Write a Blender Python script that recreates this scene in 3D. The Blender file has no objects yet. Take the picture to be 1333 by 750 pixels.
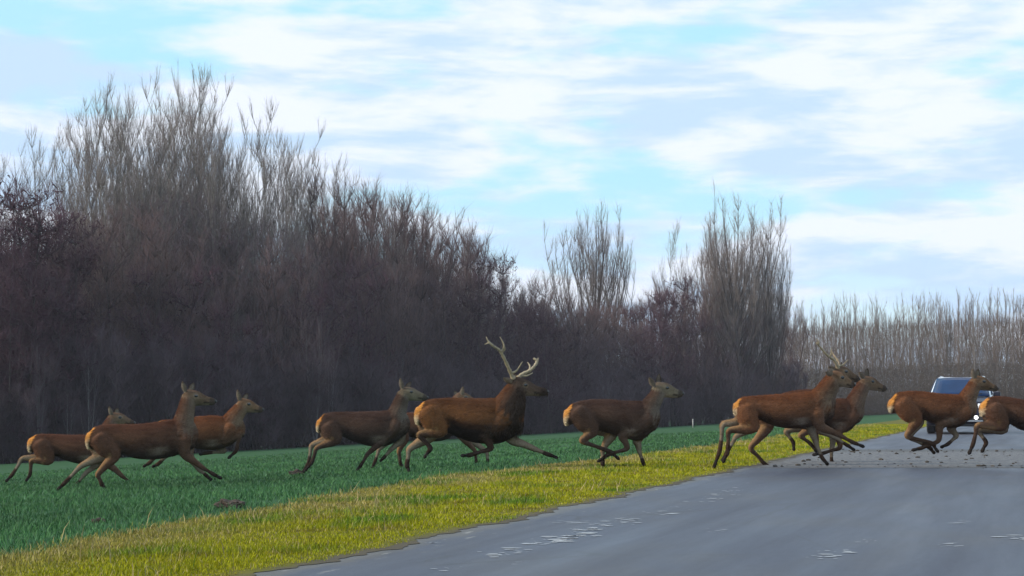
import bpy, bmesh, math, random
import numpy as np
from mathutils import Vector, kdtree

random.seed(7)
rng = np.random.default_rng(11)
SC = bpy.context.scene
COL = SC.collection
R = math.radians

# ------------------------------------------------------------------ camera, sky, sun, exposure
FOC = 2400.0                      # focal length in photo pixels (photo is 1333 wide)
CAMZ = 1.08
HORIZON = 521.0
PITCH = math.atan((HORIZON - 375.0) / FOC)
cam_d = bpy.data.cameras.new('camera')
cam_d.sensor_width = 36.0
cam_d.lens = FOC / 1333.0 * 36.0
cam_d.clip_start = 0.1
cam_d.clip_end = 6000
cam = bpy.data.objects.new('camera', cam_d)
COL.objects.link(cam)
cam.location = (0, 0, CAMZ)
cam.rotation_euler = (math.pi / 2 + PITCH, 0, 0)
SC.camera = cam

SUN_EL, SUN_AZ = R(30), R(-100)   # azimuth clockwise from +Y: light from the left, slightly behind the camera
sun_dir = Vector((math.sin(SUN_AZ) * math.cos(SUN_EL), math.cos(SUN_AZ) * math.cos(SUN_EL), math.sin(SUN_EL)))
sun_d = bpy.data.lights.new('sun', 'SUN')
sun_d.energy = 4.2
sun_d.angle = R(3.0)
sun_d.color = (1.0, 0.90, 0.74)
sun = bpy.data.objects.new('sun', sun_d)
COL.objects.link(sun)
sun.rotation_euler = (-sun_dir).to_track_quat('-Z', 'Y').to_euler()

SC.view_settings.view_transform = 'Standard'
SC.view_settings.look = 'None'
SC.view_settings.exposure = 0.0
SC.view_settings.gamma = 1.0


class NT:
    """tiny helper for building node trees"""
    def __init__(self, tree):
        self.t = tree
        tree.nodes.clear()

    def n(self, typ, **kw):
        nd = self.t.nodes.new(typ)
        for k, v in kw.items():
            setattr(nd, k, v)
        return nd

    def link(self, a, b):
        self.t.links.new(a, b)

    def inp(self, nd, key, val):
        if hasattr(val, 'node'):
            self.link(val, nd.inputs[key])
        elif val is not None:
            nd.inputs[key].default_value = val

    def math(self, op, a, b=None, c=None, clamp=False):
        nd = self.n('ShaderNodeMath', operation=op)
        nd.use_clamp = clamp
        self.inp(nd, 0, a)
        self.inp(nd, 1, b)
        self.inp(nd, 2, c)
        return nd.outputs[0]

    def mix(self, fac, a, b, blend='MIX'):
        nd = self.n('ShaderNodeMix', data_type='RGBA', blend_type=blend)
        self.inp(nd, 0, fac)
        for k, v in ((6, a), (7, b)):
            if isinstance(v, tuple) and len(v) == 3:
                v = v + (1,)
            self.inp(nd, k, v)
        return nd.outputs[2]

    def noise(self, vec, scale, detail=4, rough=0.55, dist=0.0):
        nd = self.n('ShaderNodeTexNoise')
        self.inp(nd, 'Vector', vec)
        nd.inputs['Scale'].default_value = scale
        nd.inputs['Detail'].default_value = detail
        nd.inputs['Roughness'].default_value = rough
        nd.inputs['Distortion'].default_value = dist
        return nd.outputs[0]

    def ramp(self, fac, stops):
        nd = self.n('ShaderNodeValToRGB')
        self.link(fac, nd.inputs[0])
        el = nd.color_ramp.elements
        while len(el) > 1:
            el.remove(el[-1])
        for i, (p, c) in enumerate(stops):
            e = el[0] if i == 0 else el.new(p)
            e.position = p
            c = (c, c, c) if not isinstance(c, tuple) else c
            e.color = c + (1,)
        return nd.outputs[0]

    def smooth(self, v, a, b):
        nd = self.n('ShaderNodeMapRange', interpolation_type='SMOOTHSTEP')
        self.inp(nd, 0, v)
        nd.inputs[1].default_value = a
        nd.inputs[2].default_value = b
        return nd.outputs[0]

    def mapping(self, vec, scale=(1, 1, 1), loc=(0, 0, 0), rot=(0, 0, 0)):
        nd = self.n('ShaderNodeMapping')
        self.link(vec, nd.inputs[0])
        nd.inputs['Location'].default_value = loc
        nd.inputs['Rotation'].default_value = rot
        nd.inputs['Scale'].default_value = scale
        return nd.outputs[0]


world = bpy.data.worlds.new('World')
SC.world = world
world.use_nodes = True
w = NT(world.node_tree)
w_out = w.n('ShaderNodeOutputWorld')
w_bg = w.n('ShaderNodeBackground')
w_bg.inputs[1].default_value = 0.10
w.link(w_bg.outputs[0], w_out.inputs[0])
sky = w.n('ShaderNodeTexSky', sky_type='NISHITA')
sky.sun_disc = False
sky.sun_elevation = SUN_EL
sky.sun_rotation = SUN_AZ
sky.air_density = 1.2
sky.dust_density = 0.6
sky.ozone_density = 1.5
tc = w.n('ShaderNodeTexCoord')
sep = w.n('ShaderNodeSeparateXYZ')
w.link(tc.outputs['Generated'], sep.inputs[0])
cmb = w.n('ShaderNodeCombineXYZ')
w.link(sep.outputs[0], cmb.inputs[0])
w.link(sep.outputs[1], cmb.inputs[1])
w.link(w.math('MULTIPLY', sep.outputs[2], 3.7), cmb.inputs[2])
cv = cmb.outputs[0]                                   # flattened directions: banks of cloud wider than high
big = w.noise(w.mapping(cv, (1, 1, 1), (21.3, 7.1, 4.1)), 6.5, 4, 0.48, 0.1)
sml = w.noise(w.mapping(cv, (1, 1, 1), (8.3, 4.2, 1.1)), 20.0, 4, 0.5, 0.0)
cl = w.math('ADD', w.math('MULTIPLY', big, 0.72), w.math('MULTIPLY', sml, 0.28))
cov = w.smooth(cl, 0.395, 0.525)
thick = w.smooth(w.noise(w.mapping(cv, (1, 1, 1.25), (1.2, 9.4, 2.0)), 8.0, 5, 0.55, 0.2), 0.42, 0.60)
cloud_c = w.mix(thick, (9.3, 10.0, 11.2), (6.2, 8.2, 10.6))
bluesky = w.mix(0.85, sky.outputs[0], w.mix(w.smooth(sep.outputs[2], 0.02, 0.13), (8.2, 10.6, 12.0), (5.4, 9.6, 12.0)))
w.link(w.mix(cov, bluesky, cloud_c), w_bg.inputs[0])

# ------------------------------------------------------------------ geometry helpers
FWD = np.array((0, math.cos(PITCH), math.sin(PITCH)))
UPV = np.array((0, -math.sin(PITCH), math.cos(PITCH)))


def ray(x, y):
    return FWD + np.array(((x - 666.5) / FOC, 0, 0)) + UPV * (-(y - 375.0) / FOC)


def at(x, y, depth):
    d = ray(x, y)
    return np.array((0, 0, CAMZ)) + d * (depth / d[1])


RS, RC0 = 0.289, -4.8             # left road edge: X = RS*Y + RC0
RCOS = 1 / math.sqrt(1 + RS * RS)


def bend(Y):
    """far away the road swings to the right"""
    return np.maximum(np.asarray(Y, float) - 115.0, 0.0) ** 2 * 0.004


def s_of(X, Y):
    """distance to the left of the left road edge"""
    return (RS * Y + RC0 + bend(Y) - X) * RCOS


def st_to_xy(s, t):
    """s: left of the road edge, t: along the road"""
    ux, uy = RS * RCOS, RCOS
    return (RC0 + t * ux - s * uy, t * uy + s * ux)


def ground_h(X, Y):
    s = (RS * Y + RC0 - X) * RCOS
    q = np.maximum(s - 3.1, 0.0)
    q = np.where(q < 0.6, q * q / 1.2, q - 0.3)
    h = -0.0515 * q
    h = np.where(h < -2.2, -2.2 - 0.9 * np.tanh((-h - 2.2) / 0.9), h)
    r = np.maximum(-s - 7.2, 0.0)
    return h - 0.25 * np.tanh(r / 1.5)


def ground_at(x, y):
    d = ray(x, y)
    t = 8.0
    for i in range(4000):
        p = np.array((0, 0, CAMZ)) + d * t
        if p[2] <= ground_h(p[0], p[1]):
            break
        t *= 1.0015
    return p


def mesh_np(name, verts, faces, cols=None, smooth=False):
    """faces: (n,3) or (n,4) array"""
    me = bpy.data.meshes.new(name)
    verts = np.asarray(verts, dtype=np.float32)
    faces = np.asarray(faces, dtype=np.int32)
    k = faces.shape[1]
    me.vertices.add(len(verts))
    me.vertices.foreach_set('co', verts.ravel())
    me.loops.add(faces.size)
    me.loops.foreach_set('vertex_index', faces.ravel())
    me.polygons.add(len(faces))
    me.polygons.foreach_set('loop_start', np.arange(0, faces.size, k, dtype=np.int32))
    me.polygons.foreach_set('loop_total', np.full(len(faces), k, dtype=np.int32))
    me.update(calc_edges=True)
    if cols is not None:
        a = me.color_attributes.new('tone', 'FLOAT_COLOR', 'POINT')
        c = np.ones((len(verts), 4), dtype=np.float32)
        c[:, :3] = cols
        a.data.foreach_set('color', c.ravel())
    if smooth:
        me.polygons.foreach_set('use_smooth', np.ones(len(faces), dtype=bool))
    return me


def link(name, data, mat=None, parent=None):
    o = bpy.data.objects.new(name, data)
    COL.objects.link(o)
    if mat is not None and len(data.materials) == 0:
        data.materials.append(mat)
    if parent is not None:
        o.parent = parent
    return o


def tag(o, label=None, cat=None, group=None, kind=None):
    for k, v in (('label', label), ('category', cat), ('group', group), ('kind', kind)):
        if v:
            o[k] = v
    return o


def empty(name, loc, rz=0.0):
    o = bpy.data.objects.new(name, None)
    o.empty_display_size = 0.2
    COL.objects.link(o)
    o.location = loc
    o.rotation_euler = (0, 0, rz)
    return o


class MB:
    """collects tubes / triangles into one mesh"""
    def __init__(self):
        self.v, self.f, self.n = [], [], 0

    def add(self, v, f):
        v = np.asarray(v, dtype=float)
        self.v.append(v)
        self.f.append(np.asarray(f, dtype=int) + self.n)
        self.n += len(v)

    def tube(self, pts, rad, sides=4):
        pts = np.asarray(pts, dtype=float)
        n = len(pts)
        rad = np.broadcast_to(np.asarray(rad, dtype=float), (n,))
        tan = np.gradient(pts, axis=0)
        tan /= np.linalg.norm(tan, axis=1)[:, None] + 1e-9
        ref = np.array((0.31, 0.95, 0.02)) if abs(tan[0][2]) > 0.8 else np.array((0.02, 0.05, 1.0))
        a = np.cross(tan, ref)
        a /= np.linalg.norm(a, axis=1)[:, None] + 1e-9
        b = np.cross(tan, a)
        ang = np.arange(sides) * 2 * math.pi / sides
        ring = pts[:, None, :] + rad[:, None, None] * (a[:, None, :] * np.cos(ang)[None, :, None] + b[:, None, :] * np.sin(ang)[None, :, None])
        v = ring.reshape(-1, 3)
        i, j = np.meshgrid(np.arange(n - 1), np.arange(sides), indexing='ij')
        p = i * sides + j
        q = i * sides + (j + 1) % sides
        quads = np.stack([p, q, q + sides, p + sides], -1).reshape(-1, 4)
        tris = np.concatenate([quads[:, [0, 1, 2]], quads[:, [0, 2, 3]]])
        cap = [[(n - 1) * sides, (n - 1) * sides + k, (n - 1) * sides + k + 1] for k in range(1, sides - 1)]
        cap += [[0, k + 1, k] for k in range(1, sides - 1)]
        self.add(v, np.concatenate([tris, np.array(cap)]) if cap else tris)

    def slivers(self, base, direc, width):
        """thin 3-sided needles"""
        base = np.asarray(base)
        direc = np.asarray(direc)
        n = len(base)
        if n == 0:
            return
        rnd = rng.normal(size=(n, 3))
        a = np.cross(direc, rnd)
        a /= np.linalg.norm(a, axis=1)[:, None] + 1e-9
        b = np.cross(direc, a)
        b /= np.linalg.norm(b, axis=1)[:, None] + 1e-9
        wd = np.broadcast_to(np.asarray(width, dtype=float), (n,))[:, None]
        v = np.stack([base + a * wd, base - a * wd * .5 + b * wd * .87, base - a * wd * .5 - b * wd * .87, base + direc], 1).reshape(-1, 3)
        k = np.arange(n)[:, None] * 4
        f = np.concatenate([k + np.array([[0, 1, 3]]), k + np.array([[1, 2, 3]]), k + np.array([[2, 0, 3]])])
        self.add(v, f)

    def mesh(self, name, smooth=False):
        return mesh_np(name, np.concatenate(self.v), np.concatenate(self.f), smooth=smooth)


def material(name):
    m = bpy.data.materials.new(name)
    m.use_nodes = True
    t = NT(m.node_tree)
    out = t.n('ShaderNodeOutputMaterial')
    bs = t.n('ShaderNodeBsdfPrincipled')
    t.link(bs.outputs[0], out.inputs[0])
    return m, t, bs


def simple_mat(name, col, rough=0.6, var=0.25, scale=12.0, metal=0.0, emit=None, spec=0.5, bump=0.0, coat=0.0):
    m, t, bs = material(name)
    tcn = t.n('ShaderNodeTexCoord')
    nz = t.noise(tcn.outputs['Object'], scale, 5, 0.6)
    lo = tuple(c * (1 - var) for c in col)
    hi = tuple(min(1, c * (1 + var)) for c in col)
    c = t.ramp(nz, [(0.3, lo), (0.7, hi)])
    t.link(c, bs.inputs['Base Color'])
    bs.inputs['Roughness'].default_value = rough
    bs.inputs['Metallic'].default_value = metal
    bs.inputs['Specular IOR Level'].default_value = spec
    if coat:
        bs.inputs['Coat Weight'].default_value = coat
    if emit:
        bs.inputs['Emission Color'].default_value = emit[:3] + (1,)
        bs.inputs['Emission Strength'].default_value = emit[3]
    if bump:
        b = t.n('ShaderNodeBump')
        b.inputs['Strength'].default_value = bump
        b.inputs['Distance'].default_value = 0.02
        t.link(nz, b.inputs['Height'])
        t.link(b.outputs[0], bs.inputs['Normal'])
    return m


def tone_mat(name, rough=0.8, spec=0.2, grain=None, sub=0.0):
    """colour from the mesh's own 'tone' attribute, broken up by fine grain"""
    m, t, bs = material(name)
    at_ = t.n('ShaderNodeAttribute', attribute_name='tone')
    c = at_.outputs['Color']
    if grain:
        tcn = t.n('ShaderNodeTexCoord')
        nz = t.noise(t.mapping(tcn.outputs['Object'], grain[0]), 1.0, 4, 0.65)
        c = t.mix(1.0, c, t.ramp(nz, [(0.3, 1 - grain[1]), (0.72, 1 + 0.0)]), 'MULTIPLY')
        b = t.n('ShaderNodeBump')
        b.inputs['Strength'].default_value = 0.35
        b.inputs['Distance'].default_value = 0.01
        t.link(nz, b.inputs['Height'])
        t.link(b.outputs[0], bs.inputs['Normal'])
    t.link(c, bs.inputs['Base Color'])
    bs.inputs['Roughness'].default_value = rough
    bs.inputs['Specular IOR Level'].default_value = spec
    return m


# ------------------------------------------------------------------ ground, verge, road
def strip_grid(s_list, t_list, lift=0.0, jitter=None, bendy=False):
    s, t = np.meshgrid(np.asarray(s_list, float), np.asarray(t_list, float), indexing='ij')
    if jitter is not None:
        s = s + jitter(s, t)
    X, Y = st_to_xy(s, t)
    if bendy:
        X = X + bend(Y)
    Z = ground_h(X, Y) + lift
    n, k = s.shape
    i, j = np.meshgrid(np.arange(n - 1), np.arange(k - 1), indexing='ij')
    p = (i * k + j).ravel()
    f = np.stack([p, p + 1, p + k + 1, p + k], -1)
    return np.stack([X, Y, Z], -1).reshape(-1, 3), f


def wob(t, seed=0.0):
    return (np.sin(t * 1.7 + seed) * .5 + np.sin(t * 4.3 + 2 * seed) * .3 + np.sin(t * 11.1 + 3 * seed) * .22 + np.sin(t * 23.7 + seed) * .12)


def road_coords(t_):
    """object coords -> (s left of road edge, t along the road)"""
    tcn = t_.n('ShaderNodeTexCoord')
    sp = t_.n('ShaderNodeSeparateXYZ')
    t_.link(tcn.outputs['Object'], sp.inputs[0])
    X, Y = sp.outputs[0], sp.outputs[1]
    s = t_.math('MULTIPLY', t_.math('SUBTRACT', t_.math('ADD', t_.math('MULTIPLY', Y, RS), RC0), X), RCOS)
    tt = t_.math('ADD', t_.math('MULTIPLY', Y, RCOS), t_.math('MULTIPLY', t_.math('SUBTRACT', X, RC0), RS * RCOS))
    return tcn.outputs['Object'], X, Y, s, tt


m_field, t, bs = material('field_soil_and_crop')
oc, gx, gy, gs, gt = road_coords(t)
n1 = t.noise(oc, 0.25, 5, 0.6)
n2 = t.noise(oc, 9.0, 5, 0.7)
c = t.ramp(n1, [(0.3, (0.020, 0.066, 0.024)), (0.7, (0.032, 0.094, 0.034))])
c = t.mix(t.smooth(n2, 0.50, 0.72), c, (0.042, 0.040, 0.022))
c = t.mix(t.smooth(gs, 55.0, 62.0), c, (0.06, 0.05, 0.035))
c = t.mix(t.smooth(t.math('MULTIPLY', gs, -1.0), 6.3, 6.8), c, (0.10, 0.13, 0.02))
t.link(c, bs.inputs['Base Color'])
bs.inputs['Roughness'].default_value = 0.95
bs.inputs['Specular IOR Level'].default_value = 0.1

s_l = np.concatenate([[-700, -300, -100, -40, -20, -14, -10], np.arange(-9, 12, 0.6), np.arange(12, 70, 2.0), [75, 90, 120, 200, 400, 700]])
t_l = np.concatenate([[-400, -150, -60, -20], np.arange(-10, 70, 1.5), np.arange(70, 200, 6), [220, 260, 320, 420, 600, 800]])
v, f = strip_grid(s_l, t_l)
ground = link('ground', mesh_np('ground', v, f, smooth=True), m_field)
tag(ground, kind='structure')

m_verge, t, bs = material('verge_turf')
oc, gx, gy, gs, gt = road_coords(t)
n1 = t.noise(oc, 0.7, 5, 0.6)
n2 = t.noise(oc, 6.0, 4, 0.65)
c = t.ramp(n1, [(0.3, (0.075, 0.085, 0.012)), (0.5, (0.12, 0.11, 0.015)), (0.72, (0.15, 0.115, 0.03))])
c = t.mix(t.smooth(n2, 0.55, 0.75), c, (0.06, 0.055, 0.02))
edge = t.math('ADD', gs, t.math('MULTIPLY', t.math('SUBTRACT', n2, 0.5), 0.5))
c = t.mix(t.smooth(edge, 0.22, 0.02), c, (0.085, 0.072, 0.052))
t.link(c, bs.inputs['Base Color'])
bs.inputs['Roughness'].default_value = 0.95
bs.inputs['Specular IOR Level'].default_value = 0.1
tl2 = np.concatenate([np.arange(-6, 8, .2), np.arange(8, 30, 0.035), np.arange(30, 70, 0.4), np.arange(70, 320, 4)])
VO = ((12, 14, 18, 22, 26, 30, 36, 60), (2.25, 2.4, 2.75, 3.2, 3.5, 3.3, 3.0, 3.1))
v, f = strip_grid(np.concatenate([[0.0], np.linspace(0.25, 1.0, 14)]), tl2, 0.0085,
                  lambda s, t_: np.where(s < 0.05, wob(t_) * 0.13, s * (np.interp(t_, *VO) + .16 * wob(t_ * .7, 2) - 1)), True)
verge = link('grass_verge', mesh_np('grass_verge', v, f, smooth=True), m_verge)
tag(verge, kind='structure')

m_road, t, bs = material('worn_asphalt')
oc, gx, gy, gs, gt = road_coords(t)
cst = t.n('ShaderNodeCombineXYZ')
t.link(gs, cst.inputs[0])
t.link(gt, cst.inputs[1])
rv = cst.outputs[0]
fine = t.noise(rv, 90.0, 3, 0.7)
streak = t.noise(t.mapping(rv, (2.2, 0.10, 1)), 1.0, 5, 0.6)
patch = t.noise(t.mapping(rv, (0.8, 0.35, 1), (5, 3, 0)), 1.0, 5, 0.6)
c = t.ramp(streak, [(0.25, (0.042, 0.044, 0.068)), (0.5, (0.057, 0.063, 0.094)), (0.75, (0.072, 0.083, 0.116))])
c = t.mix(t.smooth(patch, 0.42, 0.72), c, (0.064, 0.061, 0.072))
c = t.mix(1.0, c, t.ramp(fine, [(0.25, 0.62), (0.75, 1.0)]), 'MULTIPLY')
mott = t.noise(t.mapping(rv, (14, 7, 1)), 1.0, 5, 0.75)
c = t.mix(1.0, c, t.ramp(mott, [(0.3, 0.72), (0.7, 1.0)]), 'MULTIPLY')
crk = t.n('ShaderNodeTexVoronoi', feature='DISTANCE_TO_EDGE')
t.link(t.mapping(t.mix(0.12, rv, t.noise(rv, 1.3, 4, .6)), (0.55, 0.30, 1)), crk.inputs['Vector'])
crk.inputs['Scale'].default_value = 1.0
ckm = t.math('MULTIPLY', t.smooth(crk.outputs['Distance'], 0.010, 0.003), t.smooth(t.noise(rv, .35, 3, .6), .48, .58))
c = t.mix(t.math('MULTIPLY', ckm, 0.6), c, (0.022, 0.022, 0.025))
# mud carried on to the road where the herd crosses
mn = t.noise(t.mapping(oc, (1.1, 1.1, 1)), 1.0, 5, 0.65)
mf = t.noise(t.mapping(oc, (1.0, .45, 1)), 11.0, 6, 0.8)
yy = t.math('ADD', gy, t.math('MULTIPLY', t.math('SUBTRACT', mn, 0.5), 1.2))
band = t.math('MULTIPLY', t.smooth(yy, 29.2, 29.7), t.smooth(yy, 41.5, 39.0))
grit = t.math('MULTIPLY', band, t.smooth(mf, 0.36, 0.56))
c = t.mix(t.math('MULTIPLY', grit, 0.9), c, (0.165, 0.160, 0.158))
clod = t.math('MULTIPLY', band, t.smooth(t.noise(t.mapping(oc, (1, .4, 1), (3, 1, 0)), 4.5, 6, 0.85), 0.57, 0.66))
c = t.mix(t.math('MULTIPLY', clod, 0.85), c, (0.034, 0.03, 0.024))
lip = t.math('MULTIPLY', t.math('MULTIPLY', t.smooth(yy, 28.9, 29.3), t.smooth(yy, 30.3, 29.6)), t.smooth(mf, 0.40, 0.55))
c = t.mix(t.math('MULTIPLY', lip, 0.55), c, (0.035, 0.033, 0.032))
lip2 = t.math('MULTIPLY', t.smooth(yy, 38.3, 39.2), t.smooth(yy, 41.0, 39.8))
c = t.mix(t.math('MULTIPLY', lip2, 0.5), c, (0.04, 0.04, 0.036))
# crumbled, dirty edge
en = t.noise(t.mapping(rv, (5, 1.6, 1)), 1.0, 5, 0.7)
ed = t.math('ADD', gs, t.math('MULTIPLY', t.math('SUBTRACT', en, 0.5), 0.55))
c = t.mix(t.math('MULTIPLY', t.smooth(ed, -0.24, -0.02), 0.9), c, (0.080, 0.070, 0.058))
c = t.mix(t.math('MULTIPLY', t.smooth(t.noise(t.mapping(rv, (9, 2.0, 1)), 1.0, 4, 0.6), 0.62, 0.7), t.smooth(ed, -0.5, -0.12)), c, (0.19, 0.18, 0.165))
t.link(c, bs.inputs['Base Color'])
rr = t.ramp(t.noise(t.mapping(rv, (1.6, 0.12, 1), (2, 7, 0)), 1.0, 5, 0.6), [(0.3, 0.44), (0.7, 0.62)])
rr2 = t.mix(band, rr, (0.85, 0.85, 0.85))
t.link(rr2, bs.inputs['Roughness'])
bs.inputs['Specular IOR Level'].default_value = 0.45
bp = t.n('ShaderNodeBump')
bp.inputs['Strength'].default_value = 0.35
bp.inputs['Distance'].default_value = 0.006
t.link(fine, bp.inputs['Height'])
bp2 = t.n('ShaderNodeBump')
bp2.inputs['Strength'].default_value = 0.8
bp2.inputs['Distance'].default_value = 0.04
t.link(t.math('MULTIPLY', mf, band), bp2.inputs['Height'])
t.link(bp.outputs[0], bp2.inputs['Normal'])
t.link(bp2.outputs[0], bs.inputs['Normal'])
v, f = strip_grid(np.linspace(-6.6, 0.25, 12), np.concatenate([np.arange(-15, 80, 1.0), np.arange(80, 300, 4)]), 0.005,
                  bendy=True)
road = link('road', mesh_np('road', v, f, smooth=True), m_road)
tag(road, kind='structure')

# worn paint left on the asphalt
m_paint = simple_mat('worn_road_paint', (0.36, 0.37, 0.39), 0.6, 0.3, 40)
pv, pf = [], []


def fleck(x, y, lx, ly):
    """one ragged remnant of paint: a thin irregular polygon on the road"""
    p = ground_at(x, y)
    n = 9
    k = len(pv)
    for i in range(n):
        a = i * 2 * math.pi / n
        r = random.uniform(0.65, 1.15)
        pv.append((p[0] + math.cos(a) * lx * r, p[1] + math.sin(a) * ly * r, 0.0095))
    cidx = len(pv)
    pv.append((p[0], p[1], 0.0095))
    for i in range(n):
        pf.append((k + i, k + (i + 1) % n, cidx))


for (x, y, lx, ly, cnt) in ((651, 722, .10, .09, 4), (672, 717, .12, .07, 3), (700, 709, .10, .08, 5), (722, 704, .13, .09, 5), (749, 699, .13, .10, 5), (762, 691, .11, .09, 5),
                            (737, 681, .17, .05, 3), (783, 686, .07, .06, 4), (812, 680, .08, .07, 4), (824, 678, .08, .06, 3), (859, 669, .10, .07, 3), (884, 663, .06, .05, 2),
                            (918, 652, .08, .09, 4), (936, 645, .09, .10, 4), (952, 640, .06, .08, 3), (974, 633, .06, .08, 2), (950, 694, .05, .05, 2),
                            (1252, 680, .17, .04, 4), (1232, 711, .10, .05, 3), (1326, 702, .12, .10, 5), (1072, 726, .10, .08, 3), (1090, 720, .08, .08, 3),
                            (575, 742, .05, .04, 2), (660, 733, .04, .03, 2), (1128, 706, .06, .06, 2), (573, 707, .06, .04, 2)):
    for _ in range(cnt * 3):
        q = random.random() ** 2
        fleck(x + random.gauss(0, 12), y + random.gauss(0, 1.8), lx * (.12 + .65 * q), ly * (.10 + .40 * q))
paint = link('worn_road_marking', mesh_np('worn_road_marking', pv, pf), m_paint)
tag(paint, kind='structure')

# ------------------------------------------------------------------ grass
def noise2(x, y, sc, seed):
    r_ = np.random.default_rng(seed)
    out = np.zeros_like(x)
    for k in range(7):
        a = r_.uniform(0, 2 * math.pi)
        fr = sc * r_.uniform(0.5, 2.2)
        out += np.sin((x * math.cos(a) + y * math.sin(a)) * fr + r_.uniform(0, 6.28))
    return out / 3.0


def verge_out(t_):
    """outer border of the verge, metres left of the road edge"""
    return np.interp(t_, (12, 14, 18, 22, 26, 30, 36, 60), (2.25, 2.4, 2.75, 3.2, 3.5, 3.3, 3.0, 3.1)) + .16 * wob(t_ * .7, 2)


def blades(X, Y, Hh, Wd, cols, lean=0.45, lift=0.0):
    n = len(X)
    Z = ground_h(X, Y) + lift
    a = rng.uniform(0, 2 * math.pi, n)
    b = rng.uniform(0, 2 * math.pi, n)
    L = Hh * np.abs(rng.normal(lean, lean * .5, n))
    dx, dy = np.cos(a), np.sin(a)
    lx, ly = np.cos(b) * L, np.sin(b) * L
    base = np.stack([X, Y, Z], -1)
    wv = np.stack([dx * Wd, dy * Wd, np.zeros(n)], -1)
    mid = base + np.stack([lx * .35, ly * .35, Hh * .6], -1)
    tip = base + np.stack([lx, ly, Hh], -1)
    near = Y < 21.0
    nn = int(near.sum())
    v1 = np.stack([base - wv, base + wv, mid + wv * .75, mid - wv * .75, tip], 1)[near].reshape(-1, 3)
    k = np.arange(nn)[:, None] * 5
    f1 = np.concatenate([k + np.array([[0, 1, 2]]), k + np.array([[0, 2, 3]]), k + np.array([[3, 2, 4]])])
    v2 = np.stack([base - wv * 1.25, base + wv * 1.25, tip], 1)[~near].reshape(-1, 3)
    f2 = np.arange(len(v2)).reshape(-1, 3) + len(v1)
    c = np.concatenate([np.repeat(cols[near], 5, axis=0), np.repeat(cols[~near], 3, axis=0)])
    return np.concatenate([v1, v2]), np.concatenate([f1, f2]), c


m_grass = tone_mat('grass_blades', 0.7, 0.15)


def sample_st(n, s0, s1, t0, t1, power):
    """more blades close to the camera"""
    u = rng.uniform(0, 1, n)
    tt = (t0 ** (1 - power) + u * (t1 ** (1 - power) - t0 ** (1 - power))) ** (1 / (1 - power))
    return rng.uniform(s0, s1, n), tt


# verge
s, tt = sample_st(300000, 0.0, 4.0, 10.0, 85.0, 1.8)
k = s < verge_out(tt) + rng.normal(0, .10, len(s))
s, tt = s[k], tt[k]
edge_ok = s > (0.06 + 0.15 * wob(tt) + np.abs(rng.normal(0, .10, len(s))))
s, tt = s[edge_ok], tt[edge_ok]
X, Y = st_to_xy(s, tt)
nA = noise2(X, Y, 1.3, 3)
nB = noise2(X, Y, 3.2, 5)
straw = np.clip((s - verge_out(tt) + 1.0) / .9 + nA * .5, 0, 1) * .75
gre = np.clip(nB * 1.0 - .25 + nA * .3, 0, 1)
base = np.array((0.290, 0.285, 0.004))
cols = base[None] * (1 - straw[:, None]) + np.array((0.29, 0.235, 0.065))[None] * straw[:, None]
cols = cols * (1 - gre[:, None]) + np.array((0.095, 0.175, 0.008))[None] * gre[:, None]
mossy = np.clip(noise2(X, Y, 5.0, 9) - .55, 0, 1)[:, None] * .8
cols = cols * (1 - mossy) + np.array((0.15, 0.10, 0.015))[None] * mossy
dry = rng.uniform(0, 1, len(s)) < 0.05 + 0.22 * straw
cols[dry] = np.array((0.36, 0.29, 0.13))
cols *= rng.uniform(0.65, 1.3, len(s))[:, None]
hh = rng.gamma(5, 0.0064, len(s)) * np.clip(0.8 + .35 * nB, .4, 1.5) * np.clip(s / .5, .45, 1) * np.where(dry, 1.25, 1)
v, f, c = blades(X, Y, hh, 0.0026 * np.clip(tt / 14, 1, 4.5), cols, 0.5, 0.012)
tag(link('verge_grass', mesh_np('verge_grass', v, f, c), m_grass), 'short yellow green grass on the verge beside the road', 'grass', kind='stuff')

# scattered tall dead stems and broad weed leaves that break the evenness of the verge
s, tt = sample_st(1500, 0.15, 3.6, 10.0, 60.0, 1.6)
k = s < verge_out(tt) + .15
s, tt = s[k], tt[k]
X, Y = st_to_xy(s, tt)
clump = noise2(X, Y, 2.1, 31) > .35
s, tt, X, Y = s[clump], tt[clump], X[clump], Y[clump]
cols = np.where((rng.uniform(0, 1, len(s)) < .6)[:, None], np.array((0.34, 0.27, 0.13)), np.array((0.12, 0.19, 0.02))) * rng.uniform(.6, 1.25, len(s))[:, None]
v, f, c = blades(X, Y, rng.gamma(4, .024, len(s)), .0034 * np.clip(tt / 14, 1, 4), cols, .5, .01)
tag(link('dead_stems', mesh_np('dead_stems', v, f, c), m_grass), 'pale dead stems and weeds standing in clumps in the verge grass', 'weeds', kind='stuff')

# winter crop in the field, drilled in rows along the road
s, tt = sample_st(290000, 2.1, 26.0, 12.0, 85.0, 1.9)
k = (rng.uniform(0, 1, len(s)) < np.clip(1.4 - (s - 3) / 24, .45, 1)) & (s > verge_out(tt) - .05)
s, tt = s[k], tt[k]
Xc, Yc = st_to_xy(s, tt)
scuff = noise2(Xc, Yc, 2.6, 55) + .35 * noise2(Xc, Yc, 7.0, 56) > 1.05
s, tt = s[~scuff], tt[~scuff]
row = np.round(s / 0.14) * 0.14 + rng.normal(0, .022, len(s))
s = np.where(rng.uniform(0, 1, len(s)) < .75, row, s)
X, Y = st_to_xy(s, tt)
nA = noise2(X, Y, .9, 13)
cols = np.array((0.050, 0.132, 0.044))[None] * (1 + .22 * nA[:, None]) * rng.uniform(.6, 1.4, len(s))[:, None]
pale = rng.uniform(0, 1, len(s)) < .035
cols[pale] = np.array((0.10, 0.19, 0.11))
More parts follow.
